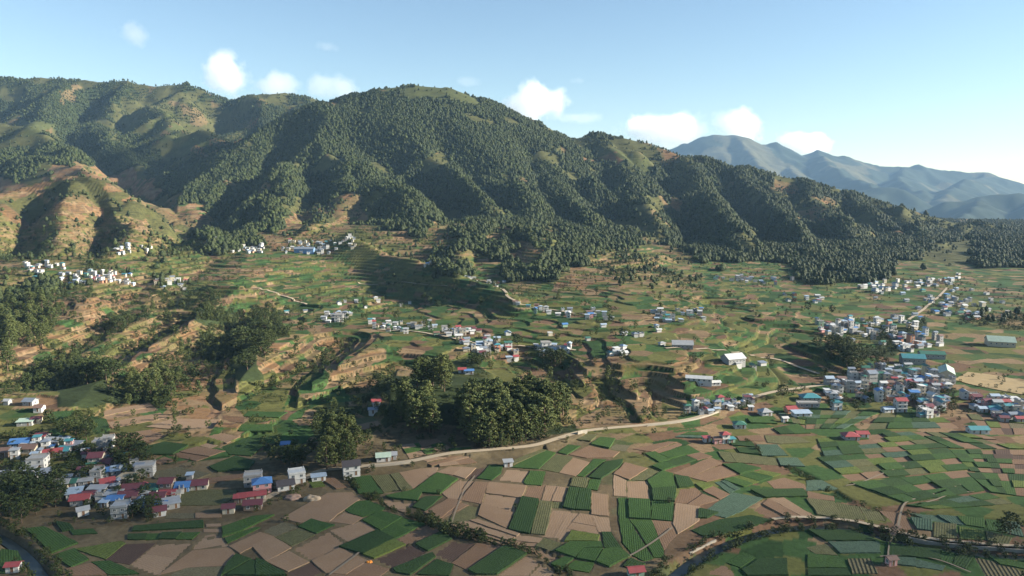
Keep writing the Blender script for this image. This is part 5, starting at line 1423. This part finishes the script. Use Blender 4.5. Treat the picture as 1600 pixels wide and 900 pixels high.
for s in (-1, 1):
    link('railing', mk('railing', lambda bm: [boxb(bm, -L_ / 2, L_ / 2, s * .85 - .05, s * .85 + .05, 1.0, 1.1)] + [boxb(bm, -L_ / 2 + i * L_ / 8 - .05, -L_ / 2 + i * L_ / 8 + .05, s * .85 - .04, s * .85 + .04, .2, 1.0) for i in range(9)], [M_TIMB]), br)
    link('pier', mk('pier', lambda bm: boxb(bm, s * L_ * .3 - .3, s * L_ * .3 + .3, -.7, .7, -3, 0), [M_CONC]), br)
def heap(name, u, v, r, h, col, label, cat, seed):
    g = np.random.default_rng(seed); p = pick(u, v); bm = bmesh.new(); bmesh.ops.create_icosphere(bm, subdivisions=4, radius=1.0)
    for q in bm.verts:
        n = float(vnoise(np.array([q.co.x * 2.3 + seed]), np.array([q.co.y * 2.3 + q.co.z]), seed)[0]); k = 1 + .18 * n
        q.co = Vector((q.co.x * r * k, q.co.y * r * .75 * k, max(q.co.z, -.15) * h * (1 + .25 * n)))
    o = link(name, bm_mesh(name, bm, plain(name + '_mat', col, .9, .25, 1.5, bump=.4), True)); o.location = (p.x, p.y, hz(p.x, p.y) + .1); tag(o, label, cat)
heap('sand_heap', 488, 781, 3.4, 2.0, (0.27, 0.21, 0.145), 'pale sand heap beside the track above the large tan field', 'heap', 2)
heap('rubble_heap', 458, 778, 3.6, 1.1, (0.24, 0.16, 0.12), 'low brown rubble heap left of the pale sand heap', 'heap', 5)
heap('orange_heap', 577, 879, 1.1, 0.6, (0.62, 0.22, 0.04), 'small bright orange heap at the corner of tilled plots', 'heap', 7)

# ------------------------------------------------------------------ clouds
def cloud_mat(name, dens, seed, sx, sy, sz, cov, ns):
    m = bpy.data.materials.new(name); m.use_nodes = True; n = m.node_tree.nodes; L = m.node_tree.links; n.clear()
    out = n.new('ShaderNodeOutputMaterial'); pv = n.new('ShaderNodeVolumePrincipled'); pv.inputs['Color'].default_value = (1, 1, 1, 1); pv.inputs['Anisotropy'].default_value = 0.2
    tc = n.new('ShaderNodeTexCoord'); mp = n.new('ShaderNodeMapping'); mp.inputs['Scale'].default_value = (sx * ns, sy * ns, sz * ns); mp.inputs['Location'].default_value = (seed * 3.1, seed * 1.7, 0)
    L.new(tc.outputs['Object'], mp.inputs['Vector'])
    nz = n.new('ShaderNodeTexNoise'); nz.inputs['Scale'].default_value = 1.0; nz.inputs['Detail'].default_value = 5; nz.inputs['Roughness'].default_value = .6; L.new(mp.outputs[0], nz.inputs['Vector'])
    ln = n.new('ShaderNodeVectorMath'); ln.operation = 'LENGTH'; L.new(tc.outputs['Object'], ln.inputs[0])
    fa = n.new('ShaderNodeMath'); fa.operation = 'MULTIPLY_ADD'; fa.inputs[1].default_value = -0.62; fa.inputs[2].default_value = cov; L.new(ln.outputs['Value'], fa.inputs[0])
    ad = n.new('ShaderNodeMath'); ad.operation = 'ADD'; L.new(fa.outputs[0], ad.inputs[0]); L.new(nz.outputs[0], ad.inputs[1])
    mr = n.new('ShaderNodeMapRange'); mr.inputs[1].default_value = 0.50; mr.inputs[2].default_value = 0.66; mr.inputs[3].default_value = 0.0; mr.inputs[4].default_value = dens; L.new(ad.outputs[0], mr.inputs[0])
    L.new(mr.outputs[0], pv.inputs['Density']); L.new(pv.outputs[0], out.inputs['Volume'])
    return m
def cloud(loc, rx, ry, rz_, dens, seed, cov, ns, label):
    bm = bmesh.new(); bmesh.ops.create_icosphere(bm, subdivisions=3, radius=1.0); me = bpy.data.meshes.new('cloud'); bm.to_mesh(me); bm.free()
    me.materials.append(cloud_mat('cloud', dens, seed, rx, ry, rz_, cov, ns)); o = link('cloud', me, None, loc); o.scale = (rx, ry, rz_)
    tag(o, label, 'cloud', 'white clouds')
DC = 25000.0
for i, (u, v, wu, hv, dens, cov, label) in enumerate([
    (205, 50, 44, 34, 0.00066, .38, 'small round white cloud high at the upper left'),
    (350, 118, 62, 50, 0.00193, .46, 'tall white cloud behind the left ridge'),
    (430, 132, 60, 30, 0.00121, .40, 'low white cloud right of the tall cloud behind the left ridge'),
    (525, 136, 70, 34, 0.00088, .38, 'pale flat cloud left of the main peak'),
    (512, 74, 42, 20, 0.00044, .34, 'faint small wisp above the left of the main peak'),
    (832, 162, 74, 46, 0.00248, .46, 'bright white cloud right of the main peak'),
    (900, 184, 66, 18, 0.00055, .36, 'thin grey wisp right of the bright cloud'),
    (1040, 206, 96, 44, 0.00248, .44, 'broad white cloud at the left end of the far mountains'),
    (1152, 200, 62, 44, 0.00193, .42, 'white cloud rising behind the highest far peak'),
    (1258, 226, 70, 32, 0.00248, .44, 'low white cloud behind the saddle of the far mountains'),
    (735, 128, 40, 16, 0.00033, .32, 'very faint wisp just above the main summit'),
    (905, 126, 30, 12, 0.00033, .32, 'very faint wisp high right of the main peak')]):
    x, y, z = P(u, v, DC); k = DC / F
    cloud((x, y, z), wu * k * .92, wu * k * .75, hv * k * .9, dens * .6, i + 1, cov, 0.0011, label)
# unseen clouds added beyond the right edge of the view to shade the ground
for i, (u, v, r1, r2, label) in enumerate([(230, 815, 210, 150, 'cloud added outside the view to shade the lower left village fields'), (1450, 880, 150, 80, 'small cloud added outside the view to shade the plots below the river'),
     (165, 262, 330, 260, 'cloud added outside the view to shade the wooded left valley')]):
    g = pick(u, min(v, 915)); t = (2100 - g.z) / SUN_DIR.z; c = g + SUN_DIR * t
    cloud(tuple(c), r1, r2, 70, 0.0055, 40 + i, .46, 0.008, label)
# ------------------------------------------------------------------ haze
bm = bmesh.new(); bmesh.ops.create_cube(bm, size=1.0)
hm = bpy.data.materials.new('haze'); hm.use_nodes = True; hn = hm.node_tree.nodes; hn.clear()
ho = hn.new('ShaderNodeOutputMaterial'); pv = hn.new('ShaderNodeVolumePrincipled')
pv.inputs['Color'].default_value = (0.42, 0.68, 1.0, 1); pv.inputs['Density'].default_value = 2.8e-5; pv.inputs['Anisotropy'].default_value = 0.0
hm.node_tree.links.new(pv.outputs[0], ho.inputs['Volume'])
hzm = bpy.data.meshes.new('haze'); bm.to_mesh(hzm); bm.free(); hzm.materials.append(hm)
HB = ((-4200, -900, -420), (10400, 13000, 1120))
ho_ = link('haze', hzm, None, tuple((a + b) / 2 for a, b in zip(*HB))); ho_.scale = tuple(b - a for a, b in zip(*HB)); struct(ho_, 'stuff')
